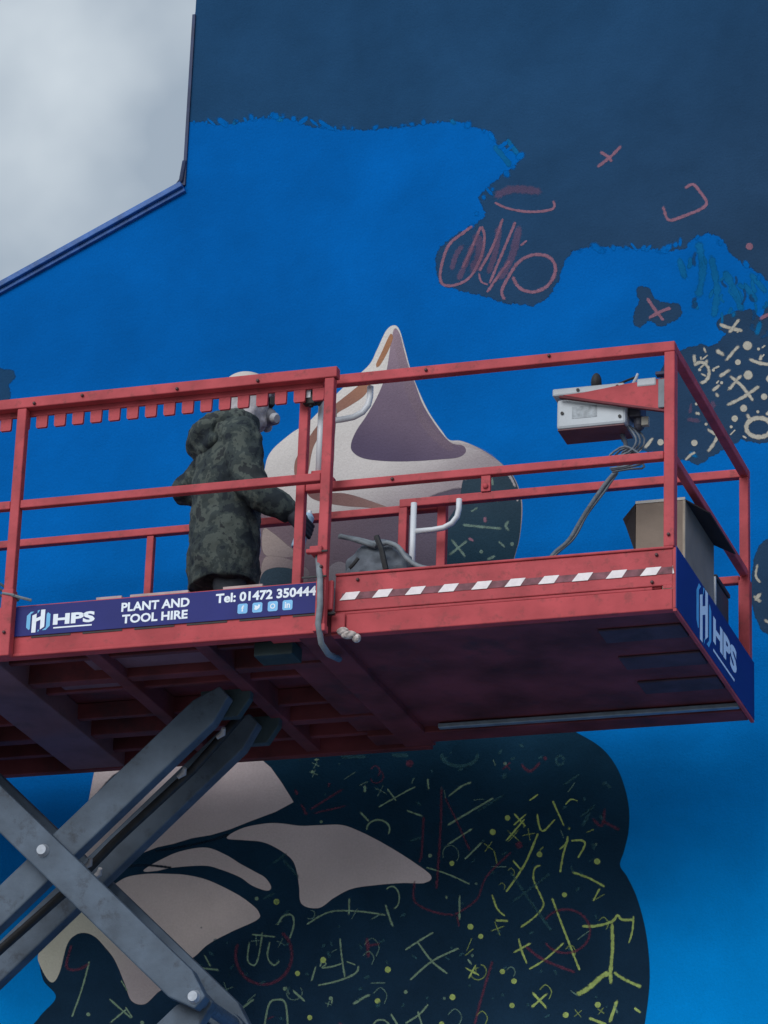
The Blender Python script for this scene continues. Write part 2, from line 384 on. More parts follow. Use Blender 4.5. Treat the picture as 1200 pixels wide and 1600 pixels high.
dab = paint('blue_brush_paint', (.0, .12, .44), edge=1.0, escale=22, opacity=.9, var=.15)
brd = [(300, 187), (350, 190), (385, 184), (430, 179), (462, 184), (520, 197), (612, 196), (690, 187), (752, 198), (778, 220), (815, 244), (784, 278), (752, 310), (735, 358), (890, 390), (985, 384), (1040, 388), (1075, 372), (1108, 362), (1140, 390), (1165, 410), (1200, 445)]
dl = []
for (a, b_), (c, d) in zip(brd, brd[1:]):
    if a == 735: continue
    k = int(math.hypot(c-a, d-b_)/9)
    for j in range(k):
        if random.random() < .35: continue
        t = (j+random.random())/k; x_, y_ = a+(c-a)*t, b_+(d-b_)*t; g_ = random.uniform(-1.2, 1.2); l_ = random.choice((3, 5, 8, 14))*random.uniform(.7, 1.3)
        dl.append((random.uniform(2.5, 9), [(x_-l_*math.sin(g_), y_+9), (x_, y_+2), (x_+l_*math.sin(g_), y_-l_*.55)]))
strokes('brush_dabs', dab, dl)
nd = []
for k in range(26):
    x_ = random.uniform(1070, 1195); y_ = 395+(x_-1070)*.45+random.uniform(-12, 70); l_ = random.uniform(12, 30)
    nd.append((random.uniform(2.5, 6), [(x_, y_), (x_+random.uniform(-6, 6), y_+l_*.5), (x_+random.uniform(-8, 8), y_+l_)]))
strokes('brush_dabs', teal, nd[:16])
strokes('brush_dabs', paint('thin_navy_paint', (.012, .07, .19), edge=1.0, escale=22, opacity=.7, var=.2), nd[16:])
head = paint('pale_grey_paint', (.60, .58, .57), (.30, .265, .29), (470, 640), (560, 840), edge=.12, var=.05, mid=(.58, (.52, .50, .50)))
patch('painted_head', head, [(616, 509), (624, 517), (632, 545), (641, 578), (654, 612), (670, 645), (690, 674), (702, 688), (722, 690), (752, 703), (780, 722), (803, 747), (815, 785), (812, 835), (803, 872), (788, 930),
  (700, 960), (560, 965), (430, 960), (409, 940), (411, 860), (408, 790), (414, 735), (424, 706), (455, 678), (480, 662), (506, 636), (540, 603), (576, 572), (590, 546), (604, 517)], 1.5)
mauve = paint('mauve_shade_paint', (.155, .115, .14), (.10, .085, .12), (440, 800), (680, 870), edge=.5, escale=30, var=.06)
patch('painted_shadow', mauve, [(414, 800), (440, 806), (480, 812), (560, 803), (625, 800), (690, 775), (722, 770), (715, 800), (690, 850), (688, 940), (410, 940), (412, 860)], 9)
warm = paint('pale_warm_paint', (.30, .25, .24), (.17, .14, .16), (420, 840), (470, 900), edge=.2, var=.06)
patch('painted_face', warm, [(412, 828), (425, 833), (448, 852), (462, 866), (440, 870), (413, 864)], 2)
patch('painted_face', warm, [(412, 876), (430, 870), (460, 878), (482, 893), (470, 915), (412, 920)], 2)
patch('painted_face', paint('flat_grey_paint', (.21, .19, .22), edge=.1, var=.05), [(502, 902), (515, 886), (530, 878), (545, 885), (552, 895), (540, 915), (500, 918)], 1.5)
patch('painted_face', paint('dim_navy_paint', (.035, .06, .085), edge=.2), [(412, 896), (430, 888), (455, 890), (470, 900), (465, 912), (412, 915)], 2)
ear = paint('purple_ear_paint', (.088, .070, .12), (.27, .205, .26), (560, 705), (640, 540), edge=.15, var=.05, mid=(.45, (.15, .115, .165)))
patch('painted_ear', ear, [(617, 514), (612, 532), (608, 560), (602, 590), (590, 620), (573, 650), (557, 674), (549, 695), (553, 707), (570, 716), (605, 720), (645, 720), (690, 717), (716, 714), (727, 706), (723, 697),
  (704, 692), (684, 670), (661, 634), (648, 600), (638, 573), (630, 545), (624, 522)], 1.2)
lit = paint('pink_highlight_paint', (.36, .27, .30), edge=.9, escale=9, opacity=.14, var=.05)
strokes('painted_highlight', lit, [(10, [(620, 520), (630, 570), (646, 625), (672, 672), (712, 706)]), (4, [(700, 692), (745, 700), (775, 718)])], kind=None)
orange = paint('orange_stripe_paint', (.34, .17, .10), (.24, .13, .11), (600, 530), (500, 660), edge=.35, var=.1)
patch('painted_stripe', orange, [(611, 522), (613, 530), (604, 552), (592, 572), (588, 570), (598, 548), (606, 530)], 1)
patch('painted_stripe', orange, [(571, 596), (578, 600), (568, 618), (545, 634), (528, 644), (510, 662), (498, 672), (500, 655), (520, 636), (545, 616)], 1.5)
patch('painted_stripe', orange, [(474, 700), (492, 672), (508, 655), (505, 668), (488, 700), (478, 745), (463, 745), (462, 722)], 2)
grey = paint('taupe_stripe_paint', (.17, .145, .15), edge=.3, var=.06)
patch('painted_stripe', grey, [(503, 665), (516, 645), (525, 640), (522, 680), (518, 735), (500, 736), (498, 700)], 2)
brown = paint('brown_mouth_paint', (.17, .095, .095), (.24, .15, .14), (490, 770), (620, 795), edge=.2, var=.08)
patch('painted_mouth', brown, [(476, 756), (500, 770), (540, 772), (580, 784), (612, 797), (572, 792), (540, 790), (505, 784), (484, 775)], 1.5)
cheek = paint('dark_teal_cheek_paint', (.016, .042, .068), (.030, .055, .08), (760, 880), (760, 740), edge=.12, var=.12)
patch('painted_cheek', cheek, [(724, 752), (735, 738), (765, 737), (790, 738), (803, 750), (813, 785), (811, 835), (802, 872), (785, 930), (690, 930), (688, 880), (692, 840), (702, 812), (718, 785)], 1.8)
strokes('painted_highlight', paint('pale_rim_paint', (.42, .40, .42), edge=.5, opacity=.8), [(3, [(776, 727), (795, 742), (806, 762)]), (2.5, [(806, 765), (809, 785)]), (3, [(727, 745), (728, 752)]), (2.5, [(765, 740), (768, 755)])], kind=None)

# --- the big dark figure below
body = paint('dark_figure_paint', (.007, .034, .068), (.011, .033, .066), (760, 1160), (760, 1580), edge=.12, var=.22, vscale=2.2)
patch('painted_figure', body, [(150, 1120), (148, 1205), (137, 1262), (100, 1380), (70, 1460), (62, 1490), (68, 1530), (88, 1558), (62, 1590), (30, 1640), (20, 1760), (980, 1760), (1000, 1640), (1012, 1560), (1014, 1510),
  (1008, 1455), (995, 1405), (980, 1372), (968, 1352), (974, 1330), (981, 1300), (982, 1265), (975, 1230), (962, 1198), (940, 1170), (905, 1148), (850, 1125), (600, 1110), (300, 1110)], 1.6)
taupe = paint('taupe_face_paint', (.58, .51, .53), (.62, .54, .52), (420, 1200), (300, 1480), edge=.1, var=.05)
patch('painted_face', taupe, [(150, 1150), (300, 1140), (400, 1180), (423, 1200), (440, 1224), (458, 1253), (430, 1268), (390, 1283), (360, 1295), (330, 1304), (300, 1309), (270, 1318), (246, 1323), (190, 1345),
  (120, 1380), (118, 1330), (137, 1262), (148, 1205)], 1.4, smooth=False)
patch('painted_face', taupe, [(355, 1309), (378, 1295), (410, 1288), (436, 1287), (470, 1291), (500, 1290), (535, 1290), (567, 1302), (605, 1322), (645, 1347), (673, 1369), (662, 1379), (630, 1379), (590, 1382), (550, 1388),
  (522, 1402), (498, 1418), (472, 1412), (468, 1385), (464, 1360), (456, 1342), (435, 1326), (410, 1315), (380, 1312)], 1.4)
patch('painted_face', taupe, [(225, 1360), (255, 1342), (285, 1330), (322, 1325), (352, 1336), (375, 1350), (397, 1362), (414, 1372), (423, 1386), (416, 1391), (394, 1383), (375, 1370), (345, 1358), (319, 1352), (270, 1355), (245, 1360)], 1.3)
patch('painted_face', taupe, [(150, 1400), (176, 1384), (199, 1371), (230, 1366), (262, 1366), (292, 1368), (325, 1376), (367, 1396), (392, 1413), (404, 1426), (401, 1437), (360, 1456), (325, 1475), (296, 1498), (262, 1490),
  (200, 1450), (150, 1420)], 1.3)
cream = paint('cream_face_paint', (.56, .56, .47), (.43, .38, .39), (100, 1450), (215, 1530), edge=.15, var=.05)
patch('painted_face', cream, [(131, 1424), (95, 1455), (62, 1488), (65, 1512), (80, 1534), (92, 1520), (104, 1476), (118, 1460), (134, 1457), (150, 1464), (165, 1480), (180, 1500), (195, 1535), (206, 1563), (226, 1568), (246, 1550),
  (265, 1535), (240, 1505), (190, 1460), (150, 1430)], 1.6)
dk = paint('dark_line_paint', (.012, .028, .05), edge=.1)
strokes('painted_line', dk, [(5, [(140, 1268), (155, 1240), (178, 1214), (195, 1204)]), (3.5, [(152, 1258), (170, 1235), (192, 1215)]), (3.5, [(240, 1330), (290, 1322), (330, 1313), (360, 1303)]),
  (3, [(160, 1365), (215, 1352), (270, 1356)])], kind=None)

# --- sprayed letters, crosses, rings and dots
def X(cx, cy, s, a=0, w_=2.6, k=1.0):
    r = []
    for t, l in ((a+.78, s), (a-.78, s*k)):
        r.append((w_, [(cx-math.cos(t)*l, cy-math.sin(t)*l), (cx+math.cos(t)*l, cy+math.sin(t)*l)]))
    return r
def O(cx, cy, rx, ry, a=0, w_=3, t0=0, t1=6.5):
    n = 14; r = []
    for i in range(n+1):
        t = t0+(t1-t0)*i/n; x, y = rx*math.cos(t), ry*math.sin(t)
        r.append((cx+x*math.cos(a)-y*math.sin(a), cy+x*math.sin(a)+y*math.cos(a)))
    return [(w_, r)]
pink = paint('dull_pink_spray', (.31, .155, .22), edge=.9, opacity=.7, var=.2, vscale=30)
dpink = paint('faint_pink_spray', (.20, .11, .19), edge=.9, opacity=.35, var=.2)
bone = paint('bone_spray', (.42, .41, .36), edge=.6, opacity=.95, var=.15, vscale=30)
lime = paint('lime_spray', (.46, .60, .19), edge=.7, opacity=.75, var=.3, vscale=30)
sage = paint('sage_spray', (.30, .46, .32), edge=.6, opacity=.6, var=.3, vscale=30)
tealm = paint('faint_teal_spray', (.045, .13, .16), edge=.9, opacity=.5, var=.3, vscale=30)
red = paint('dark_red_spray', (.20, .05, .09), edge=.8, opacity=.42, var=.3, vscale=30)
strokes('pink_lettering', pink,
  [(4, [(752, 352), (757, 370), (752, 400), (735, 432), (712, 445), (692, 444), (688, 425), (700, 385), (722, 365), (740, 352)])]   # O
  + [(4, [(786, 340), (770, 385), (748, 425)]), (4, [(806, 345), (785, 395), (764, 445)])]                                           # ll
  + [(4, [(798, 405), (778, 432), (760, 458)]), (4, [(752, 352), (735, 392), (722, 420)]), (3, [(748, 425), (752, 440), (764, 445)]), (3, [(812, 385), (824, 375)])]                                                      # i
  + [(5, [(800, 430), (812, 450), (835, 456), (858, 444), (868, 420), (858, 402), (835, 398), (812, 408), (796, 430), (784, 455), (790, 470)])]    # e
  + [(3.5, [(772, 316), (795, 326), (830, 331), (864, 326), (864, 312)])]
  + [(4.5, [(932, 262), (955, 244), (972, 226)]), (4.5, [(936, 236), (950, 245), (957, 254)])]
  + [(4.5, [(1068, 296), (1082, 288), (1094, 300), (1104, 316), (1096, 326), (1070, 337), (1046, 344), (1038, 330), (1036, 320)])]
  + [(4.5, [(1010, 464), (1022, 482), (1038, 502)]), (4.5, [(1012, 498), (1030, 488), (1050, 480)])] + [(7, [(1171, 385)])] + [(5, [(1185, 500), (1200, 492), (1215, 492)])])
strokes('faint_pink_marks', dpink, [(7, [(780, 350), (775, 390), (762, 430)]), (8, [(812, 350), (800, 400), (778, 440)]), (6, [(725, 380), (712, 400), (705, 425)]), (10, [(742, 360), (750, 395), (735, 430)]), (9, [(770, 310), (800, 296), (850, 300)]),
  (6, [(740, 380), (728, 410), (715, 440)]), (6, [(1110, 625), (1118, 640)]), (5, [(1070, 655), (1098, 658)]), (4, [(1078, 648), (1080, 628)])])
bl = []
bl += [(4, [(1122, 506), (1142, 513), (1162, 517)]), (4, [(1138, 522), (1156, 497)]), (4, [(1156, 538), (1132, 566)]), (5, [(1116, 546), (1134, 556)]), (7, [(1168, 540)]), (4.5, [(1153, 566)]),
  (7, [(1169, 586)]), (4, [(1168, 560), (1186, 567), (1206, 570)]), (4, [(1190, 552), (1187, 566)]), (4, [(1143, 576), (1122, 590)]), (4, [(1138, 586), (1158, 602), (1178, 628)]), (4, [(1160, 584), (1136, 612)]),
  (4, [(1188, 602), (1162, 620), (1134, 634)]), (5.5, [(1162, 638)]), (5, [(1148, 654)]), (5, [(1194, 620)]), (4, [(1166, 645), (1174, 660)]), (6, [(1203, 592)]), (4, [(1196, 650), (1206, 640)]),
  (4, [(1103, 670), (1128, 683)]), (4, [(1124, 676), (1114, 695), (1104, 708)]), (5, [(1085, 692)]), (5, [(1032, 691)]), (4, [(1084, 646), (1096, 646)]), (4, [(1022, 682), (1006, 702)]), (3, [(1004, 698), (990, 712)]),
  (4, [(1084, 552), (1086, 570)]), (4, [(1106, 560), (1100, 574)]), (4, [(1112, 612), (1126, 600)]), (4, [(1094, 612), (1092, 632)]), (3, [(1070, 720), (1080, 710), (1088, 706)]), (3, [(1072, 604), (1086, 602)]), (4, [(1117, 612), (1124, 622)])]
bl += O(1186, 668, 20, 15, 0, 5) + O(1095, 582, 13, 16, 0, 4, -2.6, 1.9)
bl += [(3, [(1184, 880), (1181, 900), (1190, 912)]), (4, [(1176, 930), (1190, 942)]), (4, [(1190, 925), (1178, 940)]), (4, [(1192, 968), (1208, 975)])]
strokes('bone_marks', bone, bl)
strokes('cheek_marks', paint('chalky_green_spray', (.20, .30, .26), edge=.8, opacity=.6, var=.3, vscale=25), [(3, [(722, 820), (762, 824), (785, 826)]), (3.5, [(796, 812), (790, 822), (797, 830)])] + X(716, 856, 20, .1, 2.8) + X(775, 778, 8, .3, 2.4) + [(2.5, [(742, 770), (752, 782)]), (3, [(800, 850)]), (2.5, [(735, 800), (748, 792)]), (3, [(752, 862)]), (2.4, [(778, 845), (790, 856)])] + [(3, [(760, 875), (775, 868)]), (3, [(768, 745), (770, 760)])])
strokes('cheek_marks', pink, [(4, [(757, 806), (759, 818)]), (3, [(730, 840), (742, 846)])])
# crosses and rings on the dark figure
Lm = []
Lm += X(812, 1281, 16, .05) + [(2.6, [(789, 1316), (822, 1277)])] + [(3, [(839, 1270), (843, 1292), (850, 1298), (868, 1279)]), (3, [(841, 1301), (820, 1350), (790, 1395)])]
Lm += [(3, [(863, 1250), (872, 1270), (882, 1292)]), (2.4, [(883, 1258), (892, 1249), (904, 1252)]), (2.6, [(826, 1252), (842, 1240)])]
Lm += [(3, [(800, 1343), (815, 1360)]), (3, [(847, 1352), (836, 1356), (834, 1375), (845, 1400), (849, 1415), (835, 1433), (812, 1450)])]
Lm += [(3, [(873, 1328), (884, 1318), (888, 1305)]), (3, [(888, 1310), (880, 1335), (875, 1365)]), (3, [(891, 1314), (908, 1313), (914, 1320), (902, 1342)])]
Lm += [(3.5, [(892, 1362), (920, 1372), (946, 1386)]), (3, [(938, 1386), (926, 1410)]), (3, [(768, 1396), (777, 1420), (790, 1432)]), (3.5, [(773, 1438), (796, 1439)])]
Lm += [(3, [(862, 1402), (880, 1450), (906, 1517)]), (3, [(826, 1515), (853, 1498), (882, 1472)])] + [(3, [(810, 1465), (815, 1485), (824, 1507)]), (3, [(800, 1490), (832, 1472)])]
Lm += X(843, 1563, 19, .05, 3.6) + X(738, 1518, 14, -.3, 2.6) + [(4, [(908, 1447), (930, 1447), (956, 1440), (965, 1430), (972, 1437), (992, 1437)]), (3, [(990, 1430), (988, 1455), (982, 1475)])]
Lm += [(5, [(956, 1440), (957, 1480), (954, 1520), (955, 1540)]), (7, [(898, 1556), (918, 1545), (940, 1526), (956, 1518)]), (5, [(958, 1518), (975, 1530), (1004, 1543)]), (4.5, [(965, 1560), (952, 1600)]), (4, [(918, 1590), (950, 1602)]), (3.5, [(990, 1574), (1002, 1583)])]
for c in ((770, 1300), (843, 1335), (793, 1278), (933, 1346), (882, 1398), (735, 1448), (751, 1463), (785, 1518), (706, 1349), (606, 1515), (590, 1564), (707, 1558), (800, 1571), (884, 1586), (934, 1570), (484, 1590), (803, 1533), (505, 1500), (465, 1521), (432, 1409), (690, 1600)):
    Lm.append((random.uniform(4.8, 6.2), [c]))
strokes('lime_marks', lime, Lm)
Sm = [(2.8, [(604, 1231), (620, 1252)]), (2.6, [(590, 1262), (632, 1238), (650, 1229)])] + [(3, [(562, 1268), (578, 1285)])] + O(591, 1296, 18, 15, 0, 3, -3.3, .6)
Sm += [(3, [(698, 1290), (735, 1268), (772, 1246)]), (3, [(700, 1245), (722, 1228), (738, 1222)]), (2.8, [(696, 1322), (742, 1292)]), (2.8, [(724, 1345), (756, 1313)]), (2.6, [(665, 1355), (700, 1366), (735, 1382)]),
  (2.8, [(634, 1266), (662, 1276)]), (3, [(546, 1400), (545, 1432)]), (3, [(478, 1445), (515, 1425), (560, 1424), (604, 1430)]), (3.5, [(602, 1412), (608, 1432), (615, 1450)])] + O(612, 1403, 12, 18, 0, 2.5, -2.4, 1.4)
Sm += [(2.8, [(531, 1465), (534, 1495), (539, 1528)]), (2.6, [(500, 1512), (503, 1502), (510, 1506), (503, 1512), (520, 1510), (535, 1505)]), (2.6, [(486, 1535), (494, 1508)]), (3, [(495, 1540), (530, 1532), (556, 1520), (560, 1508)]), (2.4, [(540, 1502), (557, 1508)])]
Sm += [(3, [(651, 1470), (675, 1502), (700, 1522)]), (3, [(632, 1485), (652, 1472), (678, 1456)]), (3, [(640, 1532), (675, 1502), (718, 1481)]), (2.6, [(730, 1498), (738, 1508)]), (4, [(550, 1570), (566, 1560), (580, 1553)]), (2.5, [(519, 1560), (518, 1570)])]
Sm += [(3, [(610, 1583), (622, 1603)]), (3, [(632, 1600), (655, 1585), (670, 1568)]), (3, [(652, 1578), (662, 1610)]), (3, [(412, 1610), (420, 1570), (432, 1562), (446, 1568), (450, 1612)]), (3, [(456, 1546), (478, 1566)]),
  (3, [(718, 1396), (718, 1440)]), (3, [(697, 1398), (698, 1406)]), (3, [(668, 1215), (670, 1235)]), (4, [(570, 1225), (570, 1240)]), (3, [(578, 1610), (588, 1595), (602, 1595), (612, 1606)])]
Sm += [(3, [(433, 1447), (442, 1432), (456, 1430), (459, 1445), (452, 1468)]), (3, [(390, 1470), (387, 1500), (398, 1508), (405, 1490), (410, 1455)]), (3, [(422, 1470), (418, 1495), (428, 1508), (438, 1500)]), (2.6, [(392, 1460), (412, 1462), (432, 1464)])]
Sm += [(3, [(140, 1500), (128, 1545), (112, 1590)]), (2.6, [(188, 1530), (200, 1550)]), (3, [(170, 1560), (205, 1590), (195, 1572)]), (3, [(170, 1600), (200, 1575)]), (2.6, [(318, 1490), (330, 1512)]), (3, [(308, 1512), (345, 1516)]), (3, [(375, 1578), (398, 1560)])]
Sm += [(4, [(138, 1585)]), (4, [(222, 1598)]), (4, [(432, 1409)]), (4, [(401, 1404)]), (5, [(270, 1600)]), (3, [(502, 1284)]), (3, [(488, 1206)])] + [(3, [(272, 1590), (280, 1575), (288, 1600)]), (3, [(490, 1188), (500, 1186)])]
for c in ((672, 1337), (634, 1550), (517, 1560), (445, 1545)): Sm.append((4, [c]))
strokes('sage_marks', sage, Sm)
Tm = O(718, 1180, 28, 17, 0, 4, -.3, 3.4) + [(4, [(570, 1225), (571, 1238)]), (5, [(790, 1205), (786, 1220)]), (3, [(878, 1228), (908, 1208)]), (6, [(703, 1172), (706, 1180)]), (3, [(700, 1182), (690, 1188)])]
Tm += [(3, [(800, 1410), (840, 1380), (860, 1364)]), (3, [(797, 1362), (830, 1410), (862, 1455)]), (4, [(910, 1292), (922, 1268)]), (3, [(905, 1278), (925, 1262), (930, 1255)]), (4, [(440, 1340), (470, 1375)]), (3, [(425, 1350), (450, 1332)]), (3, [(430, 1395), (410, 1405)])]
Tm += O(875, 1188, 6, 7, 0, 3) + [(4, [(530, 1183), (575, 1182)]), (4, [(610, 1180), (640, 1180)]), (4, [(810, 1162), (820, 1168)]), (3, [(785, 1170), (778, 1180)]), (3, [(638, 1315), (660, 1308)]), (3, [(742, 1270), (790, 1240)])]
random.seed(21)
for i in range(70):
    a, b_ = random.uniform(430, 950), random.uniform(1180, 1600)
    if a < 690 and 1280 < b_ < 1425: continue
    t = random.choice((.6, -.6, 1.2, -1.0, -.5)); l = random.uniform(6, 15)
    Tm.append((random.uniform(2, 4), [(a, b_), (a+l*math.cos(t), b_+l*math.sin(t))]))
for i in range(16):
    a, b_ = random.uniform(300, 460), random.uniform(1440, 1600)
    t = random.choice((.6, -.6, 1.2, -1.0, -.5)); l = random.uniform(6, 15)
    if a > 240+ (b_-1440)*.5: Tm.append((3, [(a, b_), (a+l*math.cos(t), b_+l*math.sin(t))]))
strokes('teal_marks', tealm, Tm)
random.seed(5)
fine = {'lime': [], 'sage': [], 'red': []}
def inside(a, b_):
    if a < 690 and 1275 < b_ < 1428: return False
    if a < 470 and b_ < 1440: return False
    if a < 330 and b_ < 1600: return False
    return b_ > 1170 and a < (968 if b_ > 1380 else 950) and not (b_ < 1200 and a > 900)
for i in range(95):
    a, b_ = random.uniform(330, 985), random.uniform(1172, 1605)
    if not inside(a, b_): continue
    key = 'lime' if a > 700 and random.random() < .5 else ('red' if random.random() < .12 else 'sage')
    t = random.choice((.6, -.6, 1.25, -1.0, -.5, .1))+random.uniform(-.2, .2); l = random.uniform(7, 19); kd = random.random()
    if kd < .42: fine[key].append((random.uniform(1.4, 2.4), [(a, b_), (a+l*1.5*math.cos(t), b_+l*1.5*math.sin(t))]))
    elif kd < .62: fine[key] += X(a, b_, l*.8, t, random.uniform(1.4, 2.2))
    elif kd < .78: fine[key].append((1.8, [(a, b_), (a+l*.7, b_-l*.6), (a+l*1.3, b_+l*.1), (a+l*1.0, b_+l)]))
    elif kd < .90: fine[key].append((random.uniform(2.2, 3.4), [(a, b_)]))
    else: fine[key] += O(a, b_, l*.8, l*.7, t, 1.8, t, t+4.5)
strokes('fine_lime_marks', paint('dim_lime_spray', (.34, .46, .14), edge=.8, opacity=.5, var=.35, vscale=20), fine['lime']); strokes('fine_sage_marks', paint('dim_sage_spray', (.22, .38, .30), edge=.8, opacity=.42, var=.35, vscale=20), fine['sage']); strokes('fine_red_marks', red, fine['red'])
fb = []
for i in range(26):
    a, b_ = random.uniform(1085, 1198), random.uniform(520, 690)
    t = random.choice((.6, -.6, 1.25, -1.0))+random.uniform(-.2, .2); l = random.uniform(4, 9)
    if b_ < 500+ (1198-a)*.35 or b_ > 712-(a-1085)*.2: continue
    fb += [(random.uniform(1.6, 2.6), [(a, b_), (a+l*1.5*math.cos(t), b_+l*1.5*math.sin(t))])] if i % 3 else [(2.4, [(a, b_)])]
strokes('fine_bone_marks', bone, fb)
Rm = O(884, 1455, 38, 34, 0, 3.5, -2.6, 2.6) + O(412, 1492, 44, 46, 0, 4.5, -.9, 3.6) + [(3.5, [(690, 1228), (688, 1300), (682, 1390)]), (3.5, [(662, 1275), (658, 1340), (652, 1345)]), (3, [(648, 1375), (648, 1408), (678, 1425), (710, 1430)]),
  (3, [(710, 1430), (745, 1405), (760, 1370), (800, 1330)]), (4.5, [(573, 1462), (576, 1498)]), (4.5, [(575, 1478), (595, 1474)]), (4, [(925, 1278), (940, 1290), (945, 1262)]), (4, [(940, 1282), (970, 1298)]), (7, [(811, 1320)]),
  (7, [(640, 1193)]), (4, [(813, 1193), (828, 1205), (845, 1190)]), (4, [(460, 1232), (466, 1244)]), (3, [(480, 1268), (540, 1230)]), (3, [(485, 1272), (545, 1258)]), (4, [(470, 1255), (480, 1275)]), (4, [(515, 1222), (513, 1232)]),
  (4, [(112, 1475), (104, 1510), (122, 1515), (140, 1505)]), (5, [(255, 1548), (268, 1540), (275, 1555)]), (4, [(528, 1598), (540, 1605)]), (3, [(695, 1245), (712, 1280), (735, 1330)]), (4, [(740, 1608), (752, 1560), (770, 1500)]), (4, [(820, 1478), (850, 1500), (900, 1520)])]
strokes('dark_red_marks', red, Rm)

# ------------------------------------------------------------------ the scissor lift
LO = Vector((-2.6, .8, -G))
lift = empty('scissor_lift', LO, 'red scissor lift raised high in front of the painted wall, working platform extended', 'scissor lift')
redp = mat('red_paint', (.405, .064, .078), .6, .2, 7, spec=.2, bump=.2, bscale=40, dirt=.75, dirtc=(.13, .045, .045), dscale=16)
redp2 = mat('red_beam_paint', (.41, .064, .077), .65, .22, 5, spec=.2, bump=.25, bscale=22, dirt=.7, dirtc=(.14, .05, .05), dscale=14)
dred = mat('shaded_grimy_red_underside', (.12, .026, .036), .75, .5, 3.5, bump=.3, bscale=14, dirt=.8, dirtc=(.03, .02, .03), dscale=3)  # red paint with the shade under the deck put into its colour, plus grime
duct = mat('dirty_mauve_plate', (.15, .075, .10), .7, .35, 4, bump=.2, bscale=12, dirt=.6, dscale=4)
armm = mat('blue_grey_arm_paint', (.072, .102, .145), .6, .28, 6, spec=.25, bump=.25, bscale=30, dirt=.8, dirtc=(.028, .032, .042), dscale=11)
black = mat('black_rubber', (.02, .022, .026), .6, .3, 20)
pbox = mat('pale_box_plastic', (.40, .45, .50), .45, .08, 9, bump=.05)
white = mat('white_enamel', (.60, .64, .70), .35, .05, 12, bump=.05)
steel = mat('bright_steel', (.30, .34, .40), .5, .15, 20, metal=.2)
grey_h = mat('grey_hose', (.17, .20, .23), .6, .25, 25)
T = .05
def P_(name, mb, m=redp, par=lift, bv=.005, **k): return mb.build(name, m, par, bevel=bv, **k)
# main deck frame
XM0, XM1 = -5.75, -1.62
YM0, YM1 = -.06, 1.70
b = MB(); b.box(XM0, XM1-.03, YM0, YM0+.05, -.008, .105); b.box(XM0, XM0+.05, YM0+.05, YM1-.05, -.008, .105)
b.box(XM0, XM1-.03, YM0-.012, YM0-.0005, -.008, .008)
P_('deck_frame', b, redp2)
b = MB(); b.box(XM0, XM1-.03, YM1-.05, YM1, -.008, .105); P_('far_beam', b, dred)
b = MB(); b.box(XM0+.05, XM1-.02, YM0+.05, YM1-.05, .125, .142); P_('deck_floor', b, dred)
# black strips under the sign, drawn in for the shadow gaps above the frame
b = MB()
x = -3.10
while x < -1.75:
    b.box(x, x+.20, YM0-.003, YM0+.02, .083, .092); x += .262
b.build('shadow_gap_strips', black, lift)
# underside members
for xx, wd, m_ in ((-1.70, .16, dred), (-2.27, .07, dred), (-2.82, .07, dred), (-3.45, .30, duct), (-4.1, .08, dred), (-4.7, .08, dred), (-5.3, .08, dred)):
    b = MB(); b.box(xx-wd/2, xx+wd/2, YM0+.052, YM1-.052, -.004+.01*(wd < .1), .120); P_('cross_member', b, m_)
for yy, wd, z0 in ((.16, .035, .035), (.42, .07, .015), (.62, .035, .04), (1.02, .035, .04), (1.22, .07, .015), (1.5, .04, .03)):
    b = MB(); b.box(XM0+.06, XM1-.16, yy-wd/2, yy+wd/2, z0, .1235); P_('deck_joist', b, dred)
b = MB(); b.box(-2.95, -2.35, .20, .37, .055, .095); P_('floor_plate', b, duct)
b = MB(); b.box(-3.2, -2.9, .46, .6, .05, .09); P_('floor_plate', b, duct)
# extension deck
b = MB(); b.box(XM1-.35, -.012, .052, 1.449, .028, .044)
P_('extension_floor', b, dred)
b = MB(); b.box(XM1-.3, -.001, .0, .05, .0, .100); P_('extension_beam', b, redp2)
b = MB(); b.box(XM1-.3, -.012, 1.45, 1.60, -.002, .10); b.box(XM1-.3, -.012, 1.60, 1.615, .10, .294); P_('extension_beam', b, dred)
b = MB(); b.box(-1.53, -.013, 1.382, 1.418, -.004, .02); P_('slide_rail', b, mat('dull_slide_steel', (.20, .27, .34), .4, .2, 12, metal=.3))
for yy in (.34, .72, 1.08):
    b = MB(); b.box(-.42, -.03, yy-.085, yy+.085, .016, .0275); P_('under_plate', b, mat('dull_plate', (.055, .035, .055), .8, .3, 8) if yy < .4 else bpy.data.materials['dull_plate'])
b = MB(); b.box(-1.2, -.5, .045, .075, -.002, .05); P_('slide_rail', b, dred)
b = MB(); b.box(XM1+.01, -.06, .014, .03, .108, .294); b.box(XM1+.01, -.002, .0, .0135, .116, .290); b.box(XM1+.01, -.002, -.008, .04, .2905, .303)
b.box(XM1+.01, -.1, .004, .0135, .100, .1155)
P_('toe_board', b)
b = MB(); b.box(-.05, -.008, -.004, -.0005, .1, .118); P_('weld_plate', b, redp)
# hazard tape: worn strip with white slanting blocks
tp = MB(); tp.box(-1.575, -.006, -.0025, -.0005, .170, .203); tape = tp.build('hazard_tape', mat('worn_dark_tape', (.16, .055, .075), .6, .45, 25), lift)
wp = mat('white_tape', (.72, .68, .72), .5, .08, 40)
n = 11
for i in range(n):
    xx = -1.585+i*.1587
    q = [Vector((xx, -.0035, .169)), Vector((min(xx+.075, -.006), -.0035, .169)), Vector((min(xx+.100, -.004), -.0035, .206)), Vector((min(xx+.030, -.006), -.0035, .206))]
    MB().prism(q, (0, 0, 0), (0, -.001, 0)).build('white_block', wp, tape)
